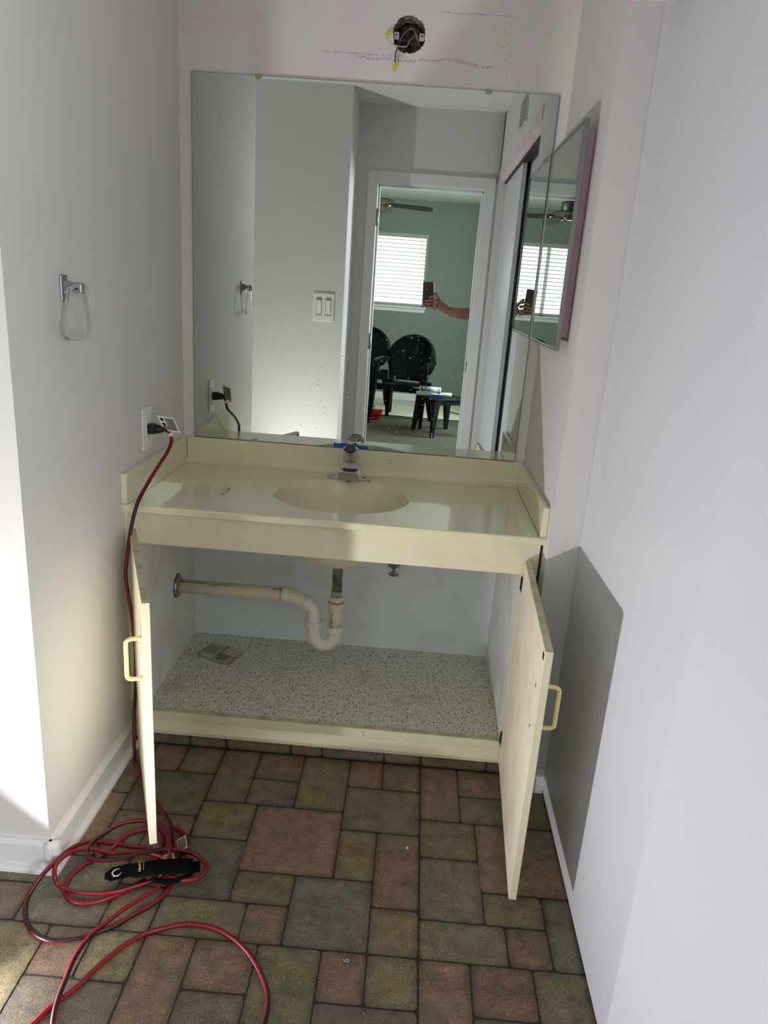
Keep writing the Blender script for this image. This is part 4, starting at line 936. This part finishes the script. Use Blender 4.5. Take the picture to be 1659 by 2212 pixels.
# slotted back opening look on the rear chair: pale slats showing the wall through
# side table
tb = thing('side_table', (0, 0, 0), 'low dark green plastic side table with tubes on it', 'table')
s = MB(); n = 8; hw = .205; rc_ = .03; P = []
for cx_, cy_, a0_ in ((hw - rc_, hw - rc_, 0), (-hw + rc_, hw - rc_, 90), (-hw + rc_, -hw + rc_, 180), (hw - rc_, -hw + rc_, 270)):
    for k in range(5): a = math.radians(a0_ + 22.5 * k); P.append((cx_ + rc_ * math.cos(a), cy_ + rc_ * math.sin(a)))
s.prism(P, .368, .384, 'z'); local(s.build('table_top', 'greentab', None, .003), tb)
s = MB()
for a in range(4):
    s.box((-hw + .03, hw - .022, .325), (hw - .03, hw - .012, .369), Matrix.Rotation(a * PI / 2, 4, 'Z'))
local(s.build('apron', 'greentab', None), tb)
for a in range(4):
    s = MB(); R4 = Matrix.Rotation(a * PI / 2, 4, 'Z'); A = [s.bm.verts.new(R4 @ Vector((hw - .045 + dx * .036, hw - .045 + dy * .036, .368))) for dx, dy in ((-1, -1), (1, -1), (1, 1), (-1, 1))]
    B = [s.bm.verts.new(R4 @ Vector((hw - .006 + dx * .017, hw - .006 + dy * .017, .004))) for dx, dy in ((-1, -1), (1, -1), (1, 1), (-1, 1))]
    for k in range(4): s.bm.faces.new((A[k], A[(k + 1) % 4], B[(k + 1) % 4], B[k]))
    s.bm.faces.new(A[::-1]); s.bm.faces.new(B); local(s.build('leg', 'greentab', None, .005), tb)
tb.location = (1.066, -5.045, 0); tb.rotation_euler = (0, 0, math.radians(-29 + 0))
# caulk tubes and carton on the table
def caulk(name, label, loc, ang, L_, r, lab=True):
    t = thing(name, loc, label, 'tube', 'sealant tubes on the side table'); a = Vector((math.cos(ang), math.sin(ang), 0)); o = Vector(loc)
    MB().lathe([(r * .98, 0), (r, .003), (r, L_ - .006), (r * .8, L_), (r * .35, L_ + .003)], o, a, 20).build('barrel', 'tubewhite', t)
    if lab:
        MB().lathe([(r * 1.01, L_ * .15), (r * 1.01, L_ * .82)], o, a, 20).build('printed_label', 'tubelabel', t)
        MB().lathe([(r * 1.015, L_ * .80), (r * 1.015, L_ * .93)], o, a, 20).build('green_band', 'tubegreen', t)
        MB().lathe([(.008, L_), (.006, L_ + .01), (.0025, L_ + .07)], o, a, 12).build('nozzle', 'tubewhite', t)
    return t
caulk('caulk_tube', 'white sealant tube with nozzle and printed label, on top of the others', (1.045, -4.97, .458), PI + .12, .215, .025)
caulk('sealant_tube', 'plain white tube lying under the printed sealant tube', (1.0, -5.00, .406), PI + .12, .20, .022, False)
caulk('sealant_tube', 'short white tube lying crosswise behind the blue carton', (1.16, -5.03, .406), PI - .1, .12, .022, False)
cb_ = thing('blue_carton', (1.03, -4.90, .384), 'small blue printed carton beside the tubes on the table', 'carton')
MB().box((-.055, -.028, 0), (.055, .028, .038), Matrix.Translation((1.01, -4.905, .3845)) @ Matrix.Rotation(.06, 4, 'Z')).build('carton_body', 'bluebox', cb_, .001)
MB().box((-.0552, -.0282, .036), (.0552, .0282, .0388), Matrix.Translation((1.01, -4.905, .3845)) @ Matrix.Rotation(.06, 4, 'Z')).build('carton_flap', 'tubewhite', cb_)
# red tray and bag at the left, near the chairs
rt = thing('paint_tray', (.28, -5.62, .01), 'red plastic tray on the carpet behind the chair legs', 'tray')
s = MB(); A = [(.12, -5.50), (.43, -5.50), (.43, -5.78), (.12, -5.78)]; 
v0 = [s.bm.verts.new((x, y, .006)) for x, y in ((.15, -5.53), (.40, -5.53), (.40, -5.75), (.15, -5.75))]; v1 = [s.bm.verts.new((x, y, .085)) for x, y in A]; v2 = [s.bm.verts.new((x + .012 * (1 if x > .3 else -1), y + .012 * (1 if y > -5.6 else -1), .085)) for x, y in A]
s.bm.faces.new(v0)
for k in range(4): s.bm.faces.new((v0[k], v0[(k + 1) % 4], v1[(k + 1) % 4], v1[k])); s.bm.faces.new((v1[k], v1[(k + 1) % 4], v2[(k + 1) % 4], v2[k]))
o = s.build('tray_pan', 'red', rt); m_ = o.modifiers.new('t', 'SOLIDIFY'); m_.thickness = .003
bg = thing('crumpled_bag', (.24, -5.66, .09), 'crumpled pale bag with a dark stripe lying in the red tray', 'bag')
bm = bmesh.new(); bmesh.ops.create_icosphere(bm, subdivisions=4, radius=1)
from mathutils import noise
for v in bm.verts:
    d = 1 + .28 * noise.noise(v.co * 2.2) + .12 * noise.noise(v.co * 6); v.co = Vector((v.co.x * .11 * d, v.co.y * .10 * d, v.co.z * .085 * d))
for f in bm.faces: f.smooth = False
me = bpy.data.meshes.new('bag_body'); bm.to_mesh(me); bm.free(); me.materials.append(M['bag']); o = bpy.data.objects.new('bag_body', me); COL.objects.link(o); o.parent = bg; o.location = (0, 0, .05)
MB().box((-.07, -.012, -.02), (.07, .012, .02), Matrix.Translation((.285, -5.575, .125)) @ Matrix.Rotation(.6, 4, 'Y')).build('dark_stripe', 'bagdark', bg, .004)
# drop cloth along the far wall
s = MB(); nx, ny = 40, 16; G = [[s.bm.verts.new((-.7 + 3.3 * i / nx, -7.17 + 1.29 * j / ny, .005 + .003 * (1 + noise.noise(Vector((i * .35, j * .5, 1)))) + (.003 if j in (0, ny) else .0))) for j in range(ny + 1)] for i in range(nx + 1)]
for i in range(nx):
    for j in range(ny): f = s.bm.faces.new((G[i][j], G[i + 1][j], G[i + 1][j + 1], G[i][j + 1])); f.smooth = True
tag(s.build('drop_cloth', 'cloth'), 'pale painter drop cloth spread on the carpet along the far bedroom wall', 'drop cloth')
tag(MB().tube(spline([(1.15, -6.4, .03), (1.3, -6.25, .028), (1.5, -6.1, .026), (1.75, -6.0, .024)], 6), .006, 8).build('floor_cable', 'bagdark'), 'thin dark cable lying across the pale drop cloth', 'cable')
# ceiling fan
fn = thing('ceiling_fan', (.235, -4.86, ZT), 'ceiling fan with dark blades and brass motor housing in the bedroom', 'ceiling fan')
fx0, fy0 = .235, -4.86
MB().lathe([(.075, 0), (.07, -.02), (.045, -.05), (.015, -.055)], (fx0, fy0, ZT - .001)).build('canopy', 'brass', fn)
MB().tube([(fx0, fy0, ZT - .05), (fx0, fy0, 2.27)], .013, 12).build('downrod', 'brass', fn)
MB().lathe([(.05, .0), (.092, -.01), (.095, -.02), (.095, -.085), (.088, -.092), (.05, -.095)], (fx0, fy0, 2.275), n=30).build('motor_housing', 'black', fn)
MB().lathe([(.088, 0), (.096, -.008), (.085, -.022), (.06, -.034), (.055, -.05), (.035, -.07)], (fx0, fy0, 2.183), n=30).build('brass_ring', 'brass', fn)
for k in range(5):
    a = math.radians(-4 + 72 * k); R4 = Matrix.Translation((fx0, fy0, 2.145)) @ Matrix.Rotation(a, 4, 'Z') @ Matrix.Rotation(math.radians(2.2), 4, 'Y') @ Matrix.Rotation(math.radians(11), 4, 'X')
    s = MB(); P = [(.14, -.045), (.20, -.055), (.54, -.062), (.575, -.052), (.585, -.03), (.585, .03), (.575, .052), (.54, .062), (.20, .055), (.14, .045)]
    A = [s.bm.verts.new(R4 @ Vector((x, y, .003))) for x, y in P]; B = [s.bm.verts.new(R4 @ Vector((x, y, -.003))) for x, y in P]
    s.bm.faces.new(A); s.bm.faces.new(B[::-1])
    for q in range(len(P)): s.bm.faces.new((A[q], B[q], B[(q + 1) % len(P)], A[(q + 1) % len(P)]))
    bld = s.build('blade', 'fanblade', fn)
    MB().tube([R4 @ Vector((.06, 0, .004)), R4 @ Vector((.13, 0, -.004)), R4 @ Vector((.19, 0, -.006))], [.010, .014, .012], 10).build('blade_iron', 'brass', bld)

# ================================================================== PERSON holding the phone (seen in the mirrors)
pn = thing('person', (1.62, -2.88, 0), 'person standing behind the doorway edge, bare forearm stretched out holding up a phone', 'person')
def skin_mesh(name, verts, edges, radii, m, parent, root=0, sub=2):
    me = bpy.data.meshes.new(name); me.from_pydata([tuple(v) for v in verts], edges, []); o = bpy.data.objects.new(name, me); COL.objects.link(o)
    sk = o.modifiers.new('skin', 'SKIN'); sk.use_smooth_shade = True; ld = me.skin_vertices[0].data
    for i, r in enumerate(radii):
        ld[i].radius = r if isinstance(r, tuple) else (r, r); ld[i].use_root = (i == root)
    su = o.modifiers.new('sub', 'SUBSURF'); su.levels = sub; su.render_levels = sub
    me.materials.append(M[m])
    if parent is not None: o.parent = parent; o.matrix_parent_inverse = Matrix.Translation(-Vector(parent.location))
    return o
bx, by = 1.62, -2.90
V = []; E_ = []; Rd = []
def av(p, r, link=None):
    V.append(Vector(p)); Rd.append(r); i = len(V) - 1
    if link is not None: E_.append((link, i))
    return i
pel = av((bx, by, .95), (.15, .11)); be = av((bx, by, 1.12), (.14, .10), pel); ch = av((bx, by, 1.32), (.16, .11), be); nk0 = av((bx, by + .0, 1.47), (.07, .065), ch); nk = av((bx, by + .01, 1.54), (.055, .055), nk0)
h1 = av((bx - .01, by + .02, 1.62), (.075, .085), nk); h2 = av((bx - .015, by + .02, 1.70), (.08, .095), h1); h3 = av((bx - .015, by + .015, 1.77), (.06, .07), h2)
for sx in (-1, 1):
    hp = av((bx + sx * .10, by, .88), .095, pel); k = av((bx + sx * .11, by + .02, .50), .062, hp); an = av((bx + sx * .115, by - .01, .09), .04, k); av((bx + sx * .12, by + .14, .04), (.045, .03), an)
# holding arm (towards -x): shoulder, upper arm, elbow, forearm, wrist
sh = av((bx - .19, by + .02, 1.41), .062, ch); ua = av((bx - .30, by + .10, 1.33), .052, sh); elb = av((bx - .375, by + .20, 1.255), .046, ua)
f1 = av((1.135, -2.620, 1.285), .049, elb); f2 = av((1.04, -2.590, 1.283), .038, f1); wr = av((.965, -2.572, 1.292), (.026, .031), f2)
p1 = av((.925, -2.563, 1.318), (.019, .036), wr); p2 = av((.893, -2.556, 1.345), (.017, .036), p1)
# other arm hanging
s2 = av((bx + .19, by, 1.41), .06, ch); e2_ = av((bx + .25, by - .02, 1.13), .042, s2); w2_ = av((bx + .26, by + .04, .88), .028, e2_); hh2 = av((bx + .26, by + .06, .80), (.018, .036), w2_)
for q in range(4): 
    a_ = av((bx + .255, by + .035 + q * .018, .755), .0095, hh2); av((bx + .245, by + .035 + q * .018, .705), .008, a_)
# fingers of the holding hand: four across the phone back, thumb above on the near edge
fing = [[(.905, -2.5375, 1.372), (.875, -2.5230, 1.383), (.846, -2.5175, 1.374), (.828, -2.5175, 1.366)],
        [(.897, -2.5375, 1.350), (.866, -2.5235, 1.358), (.838, -2.5185, 1.350), (.806, -2.5185, 1.346)],
        [(.893, -2.5375, 1.325), (.860, -2.5245, 1.334), (.828, -2.5205, 1.329), (.797, -2.5185, 1.330)],
        [(.893, -2.5395, 1.303), (.862, -2.5265, 1.311), (.832, -2.5215, 1.310), (.812, -2.5185, 1.312)],
        [(.925, -2.560, 1.335), (.898, -2.550, 1.372), (.878, -2.543, 1.392), (.866, -2.540, 1.404)]]
roots = [0]
for i, f in enumerate(fing):
    rr_ = [.0115, .0098, .0088, .0072] if i < 4 else [.014, .0115, .010, .008]
    prev = None
    for p_, q_ in zip(f, rr_):
        prev = av(p_, q_, prev)
        if p_ is f[0]: roots.append(prev)
bo = skin_mesh('body', V, E_, Rd, 'skin', pn)
for i_ in roots: bo.data.skin_vertices[0].data[i_].use_root = True
# clothes
s = MB(); 
def shell(pts, name, m):
    s = MB(); pr = None
    for (x, y, z, rx, ry) in pts:
        r_ = [s.bm.verts.new((x + rx * math.cos(a), y + ry * math.sin(a), z)) for a in [2 * PI * k / 20 for k in range(20)]]
        if pr:
            for k in range(20): f = s.bm.faces.new((pr[k], pr[(k + 1) % 20], r_[(k + 1) % 20], r_[k])); f.smooth = True
        pr = r_
    return s.build(name, m, pn)
shell([(bx, by, .93, .19, .145), (bx, by, 1.05, .178, .14), (bx, by, 1.2, .18, .14), (bx, by, 1.33, .20, .145), (bx, by, 1.43, .185, .12), (bx, by, 1.485, .09, .08)], 'shirt', 'shirt')
MB().tube([(bx - .15, by + .01, 1.42), (bx - .24, by + .05, 1.375), (bx - .315, by + .115, 1.315)], [.085, .08, .07], 16).build('sleeve', 'shirt', pn)
MB().tube([(bx + .15, by, 1.42), (bx + .215, by, 1.30), (bx + .235, by - .01, 1.20)], [.085, .075, .065], 16).build('sleeve', 'shirt', pn)
s = MB()
for sx in (-1, 1): s.tube([(bx + sx * .09, by, .97), (bx + sx * .10, by, .8), (bx + sx * .11, by + .02, .5), (bx + sx * .115, by - .005, .09)], [.13, .115, .085, .065], 18)
s.build('trousers', 'jeans', pn)
bm = bmesh.new(); bmesh.ops.create_uvsphere(bm, u_segments=20, v_segments=14, radius=1)
for v in bm.verts: v.co = Vector((v.co.x * .088, v.co.y * .105, v.co.z * .085))
for f in bm.faces: f.smooth = True
me = bpy.data.meshes.new('hair'); bm.to_mesh(me); bm.free(); me.materials.append(M['hair']); o = bpy.data.objects.new('hair', me); COL.objects.link(o); o.parent = pn; o.location = Vector((bx - .015, by + .0, 1.765)) - pn.location
# phone
ph = thing('smartphone', (.825, -2.53, 1.40), 'dark smartphone held upright in the outstretched hand', 'phone')
P4 = Matrix.Translation((.8285, -2.530, 1.392)) @ Matrix.Rotation(math.radians(-4), 4, 'Y')
MB().box((-.036, -.0045, -.074), (.036, .0045, .074), P4).build('case', 'phone', ph, .004)
for dx, dz in ((-.022, .060), (-.022, .038), (-.006, .049)):
    MB().lathe([(.0075, 0), (.0075, .0025), (.006, .0028)], P4 @ Vector((dx, .0045, dz)), P4.to_3x3() @ Vector((0, 1, 0)), 16).build('camera_lens', 'lens', ph)
